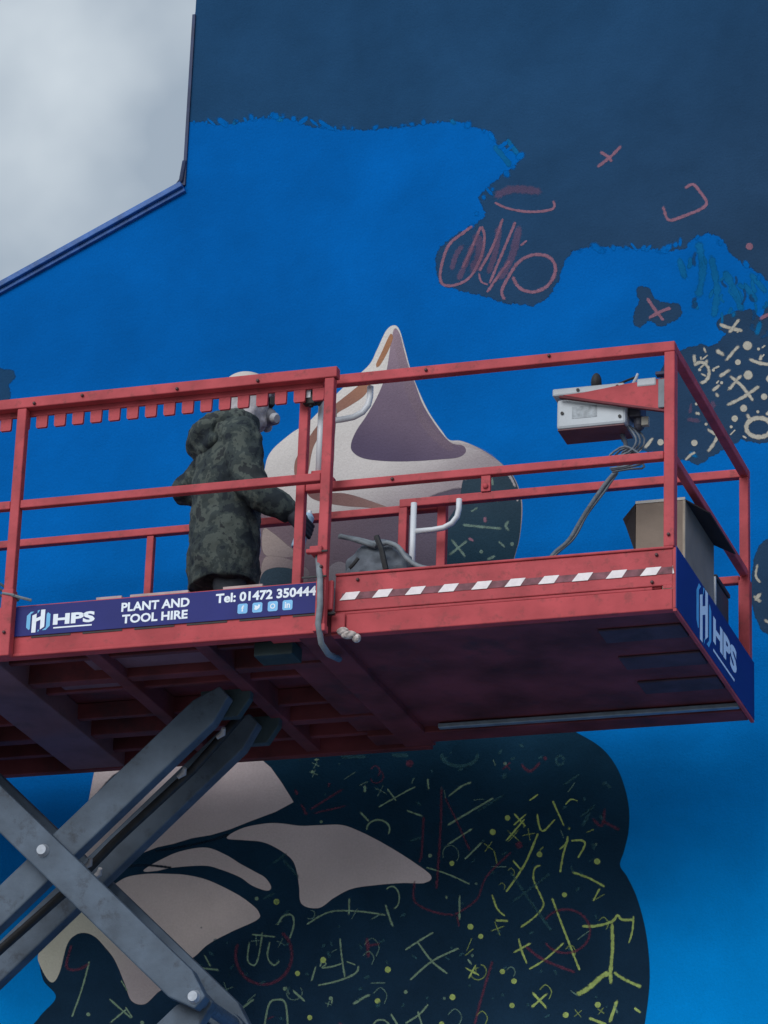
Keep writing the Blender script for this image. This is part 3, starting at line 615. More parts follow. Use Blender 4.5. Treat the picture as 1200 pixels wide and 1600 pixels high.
# main rails, near side
ZT, ZM_ = 1.286, .756
for xx in (-1.642, -3.215, -4.76):
    b = MB(); b.box(xx-.024, xx+.024, -.112, -.066, -.012, ZT-.03)
    b.box(xx-.03, xx+.03, -.118, -.0655, -.016, .32 if xx < -3 else .02)
    P_('post', b)
b = MB(); b.box(XM0, -1.606, -.114, -.062, ZT-.028, ZT+.026); P_('top_rail', b)
for x0, x1 in ((XM0, -4.786), (-4.734, -3.241), (-3.189, -1.668)):
    b = MB(); b.box(x0, x1, -.108, -.068, ZM_-.021, ZM_+.021); P_('mid_rail', b)
# main rails, far side
b = MB(); b.box(XM0, -1.65, 1.64, 1.685, 1.27, 1.312)
P_('top_rail', b)
b = MB(); b.box(-1.648, -1.60, 1.64, 1.685, .1, 1.312); P_('post', b)
for xx in (-3.235, -4.9):
    b = MB(); b.box(xx-.02, xx+.02, 1.645, 1.685, .1, 1.268); P_('post', b)
b = MB(); b.box(XM0, -1.65, 1.645, 1.685, .70, .74); P_('mid_rail', b)
b = MB(); b.box(XM0, -1.61, 1.70, 1.712, .1, .27); P_('toe_board', b)
# extension rails
HT = 1.295
b = MB(); b.box(-1.83, .0, 0.0, .05, HT-.025, HT+.025); P_('top_rail', b)
b = MB(); b.box(-1.78, -.052, .004, .046, ZM_-.02, ZM_+.02); P_('mid_rail', b)
b = MB(); b.box(-.05, .0, .0, .05, .304, HT-.026); b.box(-.045, 0, .05, .062, .304, HT-.03); P_('post', b)
b = MB(); b.box(-1.83, -1.785, .008, .052, .10, HT-.026); P_('post', b)
b = MB(); b.box(-1.83, .0, 1.565, 1.61, HT-.025, HT+.02); P_('top_rail', b)
b = MB(); b.box(-1.78, -.05, 1.568, 1.605, ZM_-.05, ZM_-.01); P_('mid_rail', b)
b = MB(); b.box(-.047, .0, 1.565, 1.61, .10, HT-.026); b.box(-.052, .005, 1.56, 1.615, .10, .72); P_('post', b)
b = MB(); b.box(-1.832, -1.787, 1.565, 1.61, .10, HT-.026); P_('post', b)
b = MB(); b.box(-.045, -.001, .051, 1.564, HT-.022, HT+.022); P_('end_rail', b)
b = MB(); b.box(-.043, -.003, .063, 1.558, ZM_-.02, ZM_+.02); P_('end_rail', b)
b = MB(); b.box(-.92, -.875, .01, .03, ZM_-.10, ZM_-.0205); b.ell((-.897, .004, ZM_-.075), (.014, .01, .014), n=10, m=6); P_('rail_tab', b)
# lower frame of the folding gate seen through the handle
b = MB(); b.bar((-1.77, .9, .80), (-1.40, .9, .80), .03, .03)
blt = mat('dark_bolt', (.07, .035, .04), .6, .3, 20)
b0 = MB().tube([(0, 0, 0), (0, -.008, 0), (0, -.013, 0)], [.008, .008, .005], 8).build('bolt', blt, None, local=True); b0.parent = lift
first = True
for (bx_, by_, bz_) in [(-3.15, -.1145, ZT-.012), (-2.9, -.1145, ZT+.004), (-2.41, -.1145, ZT-.012), (-2.0, -.1145, ZT-.012), (-1.642, -.1125, .30), (-1.642, -.1125, .12), (-3.215, -.1185, .10), (-.08, -.0005, .265), (-.10, -.0005, .135), (-1.50, -.0005, .265), (-1.35, .0035, ZM_),
                        (-1.2, -.0005, HT), (-.6, -.0005, HT+.01), (-.025, -.0005, .36), (-3.6, -.1145, ZT-.01)]:
    c = b0 if first else b0.copy()
    if not first: COL.objects.link(c); c.parent = lift
    c.location = Vector((bx_, by_, bz_))-LO; first = False
# slotted rack hanging below the near top rail
b = MB(); b.box(-4.4, -1.69, -.056, -.038, ZT-.052, ZT-.010)
rack = P_('slotted_rack', b)
tooth = None
xx = -1.715; k = 0
while xx > -4.3:
    if tooth is None:
        q = [(-.029, 0), (-.028, -.056), (-.024, -.062), (.024, -.062), (.028, -.056), (.029, 0)]
        tooth = MB().prism([Vector((a, -.009, c)) for a, c in q], (0, 0, 0), (0, .016, 0)).build('rack_tooth', redp, None)
        tooth.parent = rack; tooth.location = Vector((xx, -.046, ZT-.0525))-LO; t0 = tooth
    else:
        c = tooth.copy(); COL.objects.link(c); c.parent = rack; c.location = Vector((xx, -.046, ZT-.0525))-LO
    xx -= .0945; k += 1
# white tube handles that slide the extension, one per side
for yy in (.075, 1.54):
    b = MB(); b.tube([(-1.742, yy, .84), (-1.742, yy, 1.275)], .016, 14)
    arc = [(-1.726, yy, 1.118), (-1.64, yy, 1.118), (-1.58, yy, 1.124), (-1.535, yy, 1.145), (-1.508, yy, 1.18), (-1.500, yy, 1.22), (-1.500, yy, 1.275)]
    b.tube(arc, .015, 14); hd = b.build('slide_handle', white, lift, smooth=True)
    hd['label'] = 'white bent tube handle for sliding the platform out'
    b = MB(); b.box(-1.775, -1.71, yy-.02, yy+.02, .775, .86); b.box(-1.70, -1.66, yy-.02, yy+.02, .79, .82)
    P_('handle_bracket', b)
b = MB(); b.tube([(-1.77, .0, 1.27), (-1.765, -.01, 1.16)], .013, 8); b.box(-1.80, -1.74, -.03, .01, 1.17, 1.22); b.tube([(-1.71, -.0, 1.21), (-1.73, -.012, 1.165)], .012, 8); P_('gate_latch', b, black)
b = MB(); b.box(-1.790, -1.762, -.034, -.03, 1.20, 1.27); b.build('tape_strip', white, lift)
# hose strapped to the near middle post, box under the deck edge
b = MB(); hp = [at(497, 868, y=-.08), at(500, 905, y=-.13), at(500, 945, y=-.13), at(497, 975, y=-.12), at(502, 1005, y=-.10), at(513, 1022, y=0), at(530, 1030, y=.25)]
b.tube([Vector(p) for p in hp], .0145, 12); hs = b.build('grey_hose', grey_h, lift, smooth=True)
b = MB(); q = at(498, 866, y=-.08); b.box(q.x-.03, q.x+.03, -.13, -.06, q.z-.01, q.z+.025); b.box(q.x-.055, q.x-.03, -.11, -.08, q.z, q.z+.02)
P_('hose_clip', b)
b = MB(); b.box(-1.672, -1.612, -.126, -.119, .37, .378); b.build('cable_tie', black, lift)
b = MB(); b.box(-1.73, -1.612, -.128, -.119, .245, .252); b.build('cable_tie', black, lift)
a1 = at(446, 1020, z=-.03); a2 = at(507, 1042, z=-.03)
b = MB(); b.box(-2.02, -1.83, .06, .20, -.05, .02); P_('junction_box', b, mat('dark_green_box', (.022, .04, .045), .6, .2, 10))
b = MB(); q = at(545, 992, y=-.02); b.ell(q, (.04, .02, .02), n=10, m=6); b.ell(q+Vector((.035, .01, -.015)), (.022, .02, .022), n=9, m=6); b.ell(q+Vector((-.03, 0, .02)), (.03, .02, .02), n=9, m=6)
b.build('splashed_clamp', mat('white_splashed_clamp', (.42, .38, .37), .7, .6, 60, bump=.8, bscale=80), lift, smooth=True)
b = MB(); b.box(XM1+.002, XM1+.07, -.018, -.006, .01, .10); P_('weld_plate', b)
b = MB(); b.tube([(-3.24, -.119, .30), (-3.18, -.122, .285), (-3.18, -.06, .285), (-3.245, -.06, .30)], .006, 6); b.tube([(-3.19, -.12, .285), (-3.10, -.09, .262)], .007, 6); b.build('cord_knot', grey_h, lift)

# --- signs
navy = mat('navy_sign', (.014, .020, .155), .5, .15, 3, bump=.05, spec=.15)
lett = mat('sign_white', (.72, .80, .90), .5, .05, 30, bump=0)
cyan = mat('sign_light_blue', (.12, .42, .72), .5, .05, 30, bump=0)
def text_mesh(name, body, parent, to3d, x0, x1, z0, z1, m, off=.02, shear=0):
    cu = bpy.data.curves.new(name, 'FONT'); cu.body = body; cu.offset = off; cu.size = 1; cu.resolution_u = 3; cu.shear = shear; cu.extrude = .0
    ob = bpy.data.objects.new('tmp', cu); COL.objects.link(ob)
    dg = bpy.context.evaluated_depsgraph_get(); me = bpy.data.meshes.new_from_object(ob.evaluated_get(dg))
    bpy.data.objects.remove(ob)
    xs = [v_.co.x for v_ in me.vertices]; ys = [v_.co.y for v_ in me.vertices]
    a0, a1_, c0, c1_ = min(xs), max(xs), min(ys), max(ys); o0 = rootloc(parent)
    for v_ in me.vertices:
        u = x0+(v_.co.x-a0)/(a1_-a0)*(x1-x0); w_ = z0+(v_.co.y-c0)/(c1_-c0)*(z1-z0)
        v_.co = Vector(to3d(u, w_))-o0
    me.materials.clear(); me.materials.append(m)
    o = bpy.data.objects.new(name, me); COL.objects.link(o); o.parent = parent
    return o
def flat(name, polys, parent, to3d, m):
    o0 = rootloc(parent); mb = MB()
    for pl in polys:
        q = [Vector(to3d(*p_)) for p_ in pl]; mb.add(q, [tuple(t) for t in tessellate_polygon([q])])
    return mb.build(name, m, parent)
def emblem(panel, to3d, cx, cz, s):
    # two upright strokes and a rising cross bar, between light blue side arcs
    Hs = [[(-.30, -.52), (-.10, -.52), (-.10, -.02), (.10, .06), (.10, -.40), (.30, -.28), (.30, .52), (.10, .52), (.10, .22), (-.10, .14), (-.10, .36), (-.30, .28)]]
    flat('emblem', [[(cx+a*s, cz+c*s) for a, c in pl] for pl in Hs], panel, to3d, lett)
    Cs = [[(-.38, -.34), (-.38, .34), (-.22, .46), (-.38, .46), (-.56, .28), (-.56, -.26), (-.44, -.38)], [(.38, .30), (.38, -.32), (.20, -.44), (.38, -.44), (.56, -.26), (.56, .28), (.44, .38)],
          [(-.06, .34), (.06, .52), (-.06, .50)], [(.0, -.52), (.08, -.42), (.0, -.40)]]
    flat('emblem_side', [[(cx+a*s, cz+c*s) for a, c in pl] for pl in Cs], panel, to3d, cyan)
b = MB(); b.box(-3.187, -1.668, YM0-.0075, YM0-.0035, .094, .243)
sign = b.build('sign_panel', navy, lift); sign['label'] = 'long navy sign panel with white lettering on the toe board'
b = MB(); b.box(-3.187, -1.668, YM0-.003, YM0+.02, .1055, .25); b.box(XM0, -3.245, YM0-.003, YM0+.02, .1055, .25); b.box(-1.668, -1.60, YM0-.003, YM0+.02, .1055, .25); P_('toe_board', b)
b = MB(); b.box(-4.2, -3.245, YM0-.016, YM0-.0035, .112, .15); P_('toe_board_lip', b)
f1 = lambda u, w_: (u, YM0-.0085, w_)
def rect(p0, p1, y=YM0-.0085):
    A, B = at(*p0, y=y), at(*p1, y=y); return A.x, B.x
x0, x1 = rect((83, 968), (148, 966)); text_mesh('lettering', 'HPS', sign, f1, x0, x1, .137, .192, lett, .045)
x0, x1 = rect((83, 983), (143, 980)); flat('underline', [[(x0, .119), (x1, .119), (x1, .126), (x0, .126)]], sign, f1, lett)
q = at(60, 968, y=YM0-.0085); emblem(sign, f1, q.x, .163, .108)
x0, x1 = rect((190, 945), (296, 945)); text_mesh('lettering', 'PLANT AND', sign, f1, x0, x1, .175, .220, lett, .034)
x0, x1 = rect((191, 962), (293, 962)); text_mesh('lettering', 'TOOL HIRE', sign, f1, x0, x1, .115, .160, lett, .034)
x0, x1 = rect((337, 940), (494, 925)); text_mesh('lettering', 'Tel: 01472 350444', sign, f1, x0, x1, .178, .226, lett, .034)
ic = mat('icon_blue', (.16, .45, .78), .5, .05)
for px, gl in ((379, 'f'), (402, 't'), (426, 'o'), (449, 'in')):
    q = at(px, 950, y=YM0-.0085); c = q.x; s_ = .0245; z_ = .142
    flat('icon', [[(c-s_, z_-s_+.006), (c-s_+.006, z_-s_), (c+s_-.006, z_-s_), (c+s_, z_-s_+.006), (c+s_, z_+s_-.006), (c+s_-.006, z_+s_), (c-s_+.006, z_+s_), (c-s_, z_+s_-.006)]], sign, f1, ic)
    f2 = lambda u, w_: (u, YM0-.0095, w_)
    if gl == 't':
        flat('icon_mark', [[(c-.016, z_-.008), (c-.004, z_-.013), (c+.01, z_-.004), (c+.015, z_+.012), (c+.005, z_+.014), (c+.002, z_+.006), (c-.014, z_+.012), (c-.012, z_)]], sign, f2, lett)
    elif gl == 'o':
        ring = [(c+.013*math.cos(t*.5236), z_+.013*math.sin(t*.5236)) for t in range(12)]
        inn = [(c+.008*math.cos(t*.5236), z_+.008*math.sin(t*.5236)) for t in range(12)]
        flat('icon_mark', [[ring[i], ring[(i+1) % 12], inn[(i+1) % 12], inn[i]] for i in range(12)], sign, f2, lett)
    else: text_mesh('icon_mark', gl, sign, f2, c-(.006 if gl == 'f' else .013), c+(.008 if gl == 'f' else .013), z_-.015, z_+.015, lett, .03)
# end sign
b = MB(); b.box(.0085, .0135, -.003, 1.618, .004, .300); b.box(-.008, .008, .0, 1.612, .006, .296, 1); b.box(-.004, .012, .0, 1.614, -.010, .0035, 1)
es = b.build('sign_panel', [navy, redp2], lift); es['label'] = 'navy sign panel across the end of the platform'
f3 = lambda u, w_: (.0145, u, w_)
emblem(es, f3, .53, .155, .27)
text_mesh('lettering', 'HPS', es, f3, .72, 1.22, .095, .225, lett, .045)
flat('underline', [[(.72, .050), (1.17, .050), (1.17, .062), (.72, .062)]], es, f3, lett)

# --- scissor stack, chassis and wheels
HX, HZ, AW = .815, .752, .165
ctr = [(-3.209, -.794-2*HZ*i) for i in range(4)]
def arm(yc, th, c, sgn, ext=.03):
    a = Vector((c[0]-HX, yc, c[1]-sgn*HZ)); d = Vector((c[0]+HX, yc, c[1]+sgn*HZ)); dr = (d-a).normalized()
    up = Vector((-dr.z, 0, dr.x)); h = AW/2; L_ = (d-a).length; poly = []
    for t, o_ in ((-.04, -h*.45), (.10, -h), (L_-.10, -h), (L_+.04, -h*.45), (L_+.04, h*.45), (L_-.10, h), (.10, h), (-.04, h*.45)):
        poly.append(a+dr*t+up*o_-Vector((0, th/2, 0)))
    return MB().prism(poly, (0, 0, 0), (0, th, 0))
YB, YA, YA2, YB2 = .53, .63, 1.05, 1.15
for i, c in enumerate(ctr):
    for y_, s_ in ((YB, -1), (YA, 1), (YA2, 1), (YB2, -1)):
        P_('scissor_arm', arm(y_, .075, c, s_), armm, bv=.008)
    # cross tubes and pins
    for px_, pz_, wide in ((c[0], c[1], 0), (c[0]-HX, c[1]-HZ, 1), (c[0]+HX, c[1]-HZ, 1)):
        b = MB(); b.tube([(px_, YB+.04, pz_), (px_, YB2-.04, pz_)], .035, 14); b.build('cross_tube', armm, lift, smooth=False)
        b = MB(); b.tube([(px_, YB-.06, pz_), (px_, YB-.045, pz_), (px_, YB-.0385, pz_)], [.024, .030, .033], 16); pn = b.build('pivot_pin', steel, lift)
        if not wide: pn['label'] = 'bright round pin where the two nearest arms cross'
# small fittings on the arm undersides
for u, v_ in ((348, 1146), (287, 1208), (140, 1350), (155, 1365)):
    q = at(u, v_, y=.72); b = MB(); b.tube([q+Vector((-.03, 0, -.02)), q+Vector((.0, 0, .0)), q+Vector((.012, -.02, .02))], [.010, .016, .010], 10); b.build('hose_fitting', mat('fitting', (.3, .3, .32)) if u == 348 else bpy.data.materials['fitting'], lift)
b = MB(); hq = [Vector((-2.36, .84, -.05)), Vector((-2.60, .84, -.32)), Vector((-3.0, .86, -.66)), Vector((-3.209, .86, -.87)), Vector((-3.6, .86, -1.2)), Vector((-4.0, .86, -1.5))]
b.tube(hq, .022, 10); b.build('hydraulic_hose', black, lift, smooth=True)
# top brackets
for y_ in (YA, YA2):
    b = MB(); q = [(-2.52, .02), (-2.26, .02), (-2.26, -.03), (-2.32, -.12), (-2.42, -.12), (-2.50, -.05)]
    b.prism([Vector((a, y_+.045, c)) for a, c in q], (0, 0, 0), (0, .05, 0)); P_('arm_bracket', b, mat('dark_bracket', (.035, .06, .075), .6, .2, 8) if y_ == YA else bpy.data.materials['dark_bracket'])
for y_ in (YB, YB2):
    b = MB(); b.box(-4.2, -3.85, y_-.05, y_+.05, -.06, .02); P_('arm_bracket', b, bpy.data.materials['dark_bracket'])
chz = -G
b = MB(); b.box(-5.6, -1.4, .0, 1.7, chz+.45, chz+1.0); b.box(-5.4, -1.6, .15, 1.55, chz+1.0, chz+1.06); P_('chassis', b, redp2, bv=.03)
for xx in (-4.9, -2.1):
    for yy, sg in ((-.12, -1), (1.82, 1)):
        b = MB(); b.tube([(xx, yy-.12, chz+.40), (xx, yy-.09, chz+.40), (xx, yy+.09, chz+.40), (xx, yy+.12, chz+.40)], [.36, .40, .40, .36], 28); wh = b.build('wheel', black, lift)
        b = MB(); b.tube([(xx, yy+sg*.121, chz+.40), (xx, yy+sg*.135, chz+.40)], [.2, .14], 20); b.build('wheel_rim', steel, wh)

# ------------------------------------------------------------------ control box on the rail, with its lead
q0 = Vector((-.44, .2, .98))
cb = empty('control_box', q0, 'white control box with black joystick in a red bracket, hung inside the end rail', 'control box')
b = MB(); b.box(-.595, -.262, .125, .305, .985, 1.135); P_('housing', b, pbox, cb, .014)
for sx_, sz_ in ((-.567, 1.062), (-.49, 1.169), (-.30, 1.168), (-.29, 1.02)):
    b = MB(); yy_ = .1145 if sz_ > 1.15 else .1245; b.tube([(sx_, yy_, sz_), (sx_, yy_-.006, sz_)], .008, 8); b.build('screw', black, cb)
b = MB(); b.box(-.52, -.40, .1235, .1248, 1.03, 1.09); b.build('worn_label', mat('worn_label', (.30, .34, .38), .6, .3, 40), cb)
b = MB(); b.box(-.59, -.27, .13, .30, .978, .9845); P_('base_plate', b, mat('brown_base_plate', (.13, .06, .07)), cb, .002)
b = MB(); b.box(-.615, -.268, .115, .32, 1.150, 1.188); P_('lid', b, pbox, cb, .008)
b = MB(); b.box(-.205, -.112, .10, .2, 1.150, 1.192); P_('lid', b, pbox, cb, .008)
b = MB(); b.prism([Vector((-.56, .104, 1.146)), Vector((-.07, .104, 1.018)), Vector((-.07, .104, 1.185)), Vector((-.215, .104, 1.1755)), Vector((-.26, .104, 1.172)), Vector((-.46, .104, 1.150))], (0, 0, 0), (0, .008, 0))
b.box(-.27, -.06, .112, .30, 1.138, 1.147); P_('bracket', b, redp, cb, .002)
b = MB(); b.bar((-.575, .1, 1.136), (-.06, .1, 1.012), .02, .012); P_('bracket_edge', b, dred, cb, .002)
b = MB(); b.box(-.10, -.052, .09, .125, 1.03, 1.175); P_('side_plate', b, mat('grey_plate', (.16, .20, .24)), cb, .003)
b = MB(); b.box(-.112, -.05, .08, .12, 1.193, 1.21); P_('hook', b, mat('dark_blue_hook', (.03, .045, .10)), cb, .003)
b = MB(); b.ell((-.43, .22, 1.245), (.026, .026, .05), n=14, m=10); b.tube([(-.43, .22, 1.18), (-.43, .22, 1.25)], [.03, .018], 12); b.build('joystick', black, cb, smooth=True)
b = MB(); b.tube([(-.36, .2, 1.21), (-.33, .2, 1.215), (-.27, .2, 1.235), (-.235, .2, 1.245)], .006, 8); b.tube([(-.325, .2, 1.215), (-.325, .2, 1.185)], .006, 8); b.tube([(-.40, .21, 1.215), (-.36, .2, 1.212)], .012, 8); b.build('lever', black, cb)
b = MB(); b.tube([(-.225, .2, 1.262), (-.235, .2, 1.235), (-.25, .2, 1.205)], [.006, .008, .009], 8); b.build('lever_tip', white, cb)
b = MB(); b.box(-.258, -.20, .16, .27, 1.03, 1.12); b.ell((-.215, .2, 1.01), (.03, .03, .04), n=10, m=8); P_('connector', b, mat('dark_connector', (.05, .055, .08), .5, .4, 20), cb, .006)
b = MB(); b.box(-.20, -.165, .17, .20, .985, 1.03); P_('plug', b, mat('pale_plug', (.3, .3, .27)), cb, .004)
# lead
lead = []
cb_pts = [at(972, 678, y=.24), at(978, 700, y=.24), at(968, 728, y=.25), at(945, 756, y=.26), at(912, 803, y=.27), at(888, 842, y=.28), at(862, 868, y=.3), at(845, 905, y=.32)]
b = MB(); sp = spline([(p_.x, p_.z) for p_ in cb_pts], False, .02); nn = len(sp)
b.tube([(a, .24+.08*i/nn, c) for i, (a, c) in enumerate(sp)], .011, 10)
b.tube([(a+.012+.006*math.sin(i*.5), .265+.07*i/nn, c-.004+.006*math.cos(i*.4)) for i, (a, c) in enumerate(sp[nn//4:])], .006, 8)
for off in (0, .022, -.02):
    loop = [at(975, 662, y=.22), at(992+off*300, 672, y=.18), at(1000+off*200, 692, y=.2), at(985, 712, y=.22), at(962+off*300, 722, y=.24), at(978, 700, y=.2), at(1005, 722+off*200, y=.2), at(985, 735, y=.24), at(960, 742, y=.26)]
    b.tube([Vector((a, .2+off, c)) for a, c in spline([(p_.x, p_.z) for p_ in loop], False, .02)], .0055, 7)
ld = b.build('control_lead', mat('blue_grey_lead', (.12, .15, .19), .6, .3, 40), None, smooth=True)
tag(ld, 'tangled grey control lead drooping from the white control box to the deck', 'cable')
# ------------------------------------------------------------------ cardboard carton at the end of the platform
card = mat('cardboard', (.23, .185, .155), .85, .18, 5, bump=.2, bscale=30, dirt=.35, dirtc=(.09, .075, .07), dscale=3)
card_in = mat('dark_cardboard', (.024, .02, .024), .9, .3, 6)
bx0, bx1, by0, by1, bz0, bz1 = -.285, -.050, .42, 1.02, .143, .70
bc = empty('cardboard_box', ((bx0+bx1)/2, (by0+by1)/2, bz0), 'tall open cardboard box with flaps hanging out, at the right end of the platform', 'box')
t_ = .006
b = MB(); b.box(bx0, bx1, by0, by0+t_, bz0, bz1); P_('side_panel', b, card, bc, .0015)
b = MB(); b.box(bx1-t_, bx1, by0+t_+.001, by1, bz0, bz1); P_('side_panel', b, card, bc, .0015)
b = MB(); b.box(bx0, bx0+t_, by0+t_+.001, by1, bz0, bz1); P_('side_panel', b, card, bc, .0015)
b = MB(); b.box(bx0+t_+.001, bx1-t_-.001, by1-t_, by1, bz0, bz1); P_('side_panel', b, card, bc, .0015)
b = MB(); b.box(bx0+t_, bx1-t_, by0+t_, by1-t_, bz0, bz0+t_); P_('bottom_panel', b, card, bc, .0015)
def flap(a, b_, d, m_):
    a, b_, d = Vector(a), Vector(b_), Vector(d); n_ = (b_-a).cross(d).normalized()*t_
    ins = (b_-a)*.04
    return MB().prism([a, b_, b_+d-ins, a+d+ins], (0, 0, 0), n_).build('flap', m_, bc)
fl = MB(); A_ = Vector((bx0-.004, by0, bz1)); 
fl.prism([Vector((bx0-.003, by0+.0, bz1)), Vector((bx0-.068, by0+.02, bz1-.065)), Vector((bx0-.055, by0+.03, bz1-.10)), Vector((bx0-.003, by0+.01, bz1-.25))], (0, 0, 0), (0, .006, 0))
fl.prism([Vector((bx0-.003, by0+.01, bz1)), Vector((bx0-.003, by1-.02, bz1)), Vector((bx0-.068, by1-.05, bz1-.08)), Vector((bx0-.068, by0+.03, bz1-.065))], (0, 0, 0), (.0, 0, .005)); fl.build('flap', card_in, bc)
flap((bx1+.001, by0+.005, bz1+.002), (bx1+.001, by1-.005, bz1+.002), (.105, .03, -.055), card_in)
b = MB(); b.box(bx0-.002, bx1+.001, by0-.004, by0+.002, bz1-.004, bz1+.010); P_('folded_edge', b, mat('pale_card_edge', (.45, .45, .44)), bc, .001)
b = MB(); b.box(bx1-.012, bx1+.0015, by0-.0015, by0+.012, bz0, bz1); P_('corner_fold', b, mat('worn_card', (.33, .28, .23)), bc, .003)
tub = empty('storage_tub', (-.105, 1.35, .143), 'dark green tub with a white edge, standing behind the cardboard box', 'tub')
b = MB(); b.box(-.20, -.085, 1.22, 1.50, .143, .60); P_('body', b, mat('dark_green_plastic', (.02, .04, .045), .5, .2, 6), tub, .012)
b = MB(); b.box(-.094, -.084, 1.205, 1.218, .20, .61); P_('corner_strip', b, white, tub, .002)
b = MB(); b.box(-.206, -.079, 1.212, 1.506, .601, .625); P_('rim', b, black, tub, .006)

# ------------------------------------------------------------------ grey tool bag and its hose by the toe board
bag = empty('tool_bag', (-1.47, .22, .143), 'slumped grey cloth tool bag with dark straps, behind the middle post', 'bag')
cloth = mat('grey_cloth', (.11, .13, .16), .9, .4, 9, bump=.6, bscale=22)
b = MB(); b.ell((-1.47, .22, .36), (.15, .13, .185), n=28, m=18); b.ell((-1.55, .22, .34), (.10, .10, .15), n=20, m=12); b.ell((-1.38, .22, .33), (.09, .10, .15), n=20, m=12); b.box(-1.6, -1.34, .12, .33, .143, .34)
o = b.build('body', cloth, bag, smooth=True)
rm = o.modifiers.new('r', 'REMESH'); rm.mode = 'VOXEL'; rm.voxel_size = .009; rm.use_smooth_shade = True
sm = o.modifiers.new('s', 'SMOOTH'); sm.iterations = 6
tex = bpy.data.textures.new('folds', 'CLOUDS'); tex.noise_scale = .07; tex.noise_depth = 2
dm = o.modifiers.new('d', 'DISPLACE'); dm.texture = tex; dm.strength = .05; dm.mid_level = .55; dm.texture_coords = 'LOCAL'
b = MB(); b.tube([at(588, 838, y=.05), at(596, 858, y=.05), at(603, 890, y=.06)], .014, 8); b.tube([at(560, 872, y=.04), at(552, 882, y=.04), at(546, 888, y=.04)], .009, 8); b.build('strap', black, bag)
b = MB(); pp = [at(530, 838, y=.12), at(560, 842, y=.1), at(590, 848, y=.08), at(602, 845, y=.08), at(618, 850, y=.06), at(632, 868, y=.05), at(655, 882, y=.05), at(690, 886, y=.05)]
b.tube([Vector((a, .12-.08*i/60, c)) for i, (a, c) in enumerate(spline([(p_.x, p_.z) for p_ in pp], False, .02))], .012, 10)
pp = [at(533, 838, y=.1), at(560, 846, y=.1), at(588, 855, y=.1)]
b.tube([Vector((p_.x, .09, p_.z)) for p_ in pp], [.009, .012, .012], 10)
tag(b.build('air_hose', grey_h, None, smooth=True), 'grey hose arching over the tool bag beside the middle post', 'hose')
pale = mat('pale_board', (.42, .33, .33), .8, .2, 10)
for u0, u1, v0, z_, lb in ((152, 192, 932, .255, 'small pale strip resting on the toe board, left one'), (205, 296, 926, .255, 'pale flat strip on the toe board left of the painter'), (350, 412, 915, .255, 'pale flat strip on the toe board under the painter')):
    A, B = at(u0, v0+2, y=-.03), at(u1, v0-1, y=-.03)
    b = MB(); b.box(A.x, B.x, -.045, .12, .251, .268); tag(b.build('flat_strip', pale, None, bevel=.003), lb, 'strip', 'pale strips on the toe board')
# cords tied at the left
b = MB()
for k in range(3):
    b.tube([at(-40, 895+k*9, y=.1), at(0, 912+k*9, y=.05), at(28, 932+k*3, y=-.02)], .007, 7)
tag(b.build('tied_cord', mat('dark_cord', (.04, .055, .07)), None), 'dark cords tied to the left post above the toe board', 'cord')

# ------------------------------------------------------------------ the painter
PR = Vector((-2.60, 1.10, .143)); YAWP = R(-52)
per = empty('person', PR, 'painter in long camouflage parka, pale cap and respirator, standing on the lift', 'person', rz=YAWP)
def camo(name, cols, s=8):
    m, t, b = newmat(name); N, L = t.nodes, t.links; tc = N.new('ShaderNodeTexCoord')
    n = N.new('ShaderNodeTexNoise'); n.inputs['Scale'].default_value = s; n.inputs['Detail'].default_value = 7; n.inputs['Roughness'].default_value = .62; n.inputs['Distortion'].default_value = .25
    L.new(tc.outputs['Object'], n.inputs['Vector']); r = N.new('ShaderNodeValToRGB'); r.color_ramp.interpolation = 'CONSTANT'
    r.color_ramp.elements[0].position = 0; r.color_ramp.elements[0].color = (*cols[0], 1); r.color_ramp.elements[1].position = .44; r.color_ramp.elements[1].color = (*cols[1], 1)
    for p_, c in ((.52, cols[2]), (.60, cols[3])): e = r.color_ramp.elements.new(p_); e.color = (*c, 1)
    L.new(n.outputs['Fac'], r.inputs[0]); L.new(r.outputs[0], b.inputs['Base Color']); b.inputs['Roughness'].default_value = .9; b.inputs['Specular IOR Level'].default_value = .15
    n3 = N.new('ShaderNodeTexNoise'); n3.inputs['Scale'].default_value = 28; n3.inputs['Detail'].default_value = 5; L.new(tc.outputs['Object'], n3.inputs['Vector'])
    bp = N.new('ShaderNodeBump'); bp.inputs['Strength'].default_value = .35; bp.inputs['Distance'].default_value = .012
    L.new(n3.outputs['Fac'], bp.inputs['Height']); L.new(bp.outputs[0], b.inputs['Normal'])
    return m
cam_m = camo('camouflage_cloth', ((.020, .027, .034), (.039, .051, .053), (.072, .088, .083), (.030, .036, .040)))
skin = mat('skin', (.42, .25, .19), .6, .08, 12)
scarf = mat('pale_grey_knit', (.36, .345, .37), .95, .25, 18, bump=.6, bscale=40)
capm = mat('pale_cap_cloth', (.50, .46, .44), .9, .12, 12, bump=.3)
glove = mat('black_glove', (.018, .022, .034), .7, .3, 20)
trs = mat('dark_trousers', (.03, .035, .045), .9, .25, 10)
def soft(name, mb, m, par=per, vox=.011, it=5, disp=0, dscale=.08, seed=0):
    o = mb.build(name, m, par, smooth=True, local=True)
    r_ = o.modifiers.new('r', 'REMESH'); r_.mode = 'VOXEL'; r_.voxel_size = vox; r_.use_smooth_shade = True
    s_ = o.modifiers.new('s', 'SMOOTH'); s_.iterations = it
    if disp:
        tx = bpy.data.textures.new(name+'_folds', 'CLOUDS'); tx.noise_scale = dscale; tx.noise_depth = 3
        d_ = o.modifiers.new('d', 'DISPLACE'); d_.texture = tx; d_.strength = disp; d_.mid_level = .5; d_.texture_coords = 'LOCAL'
    return o
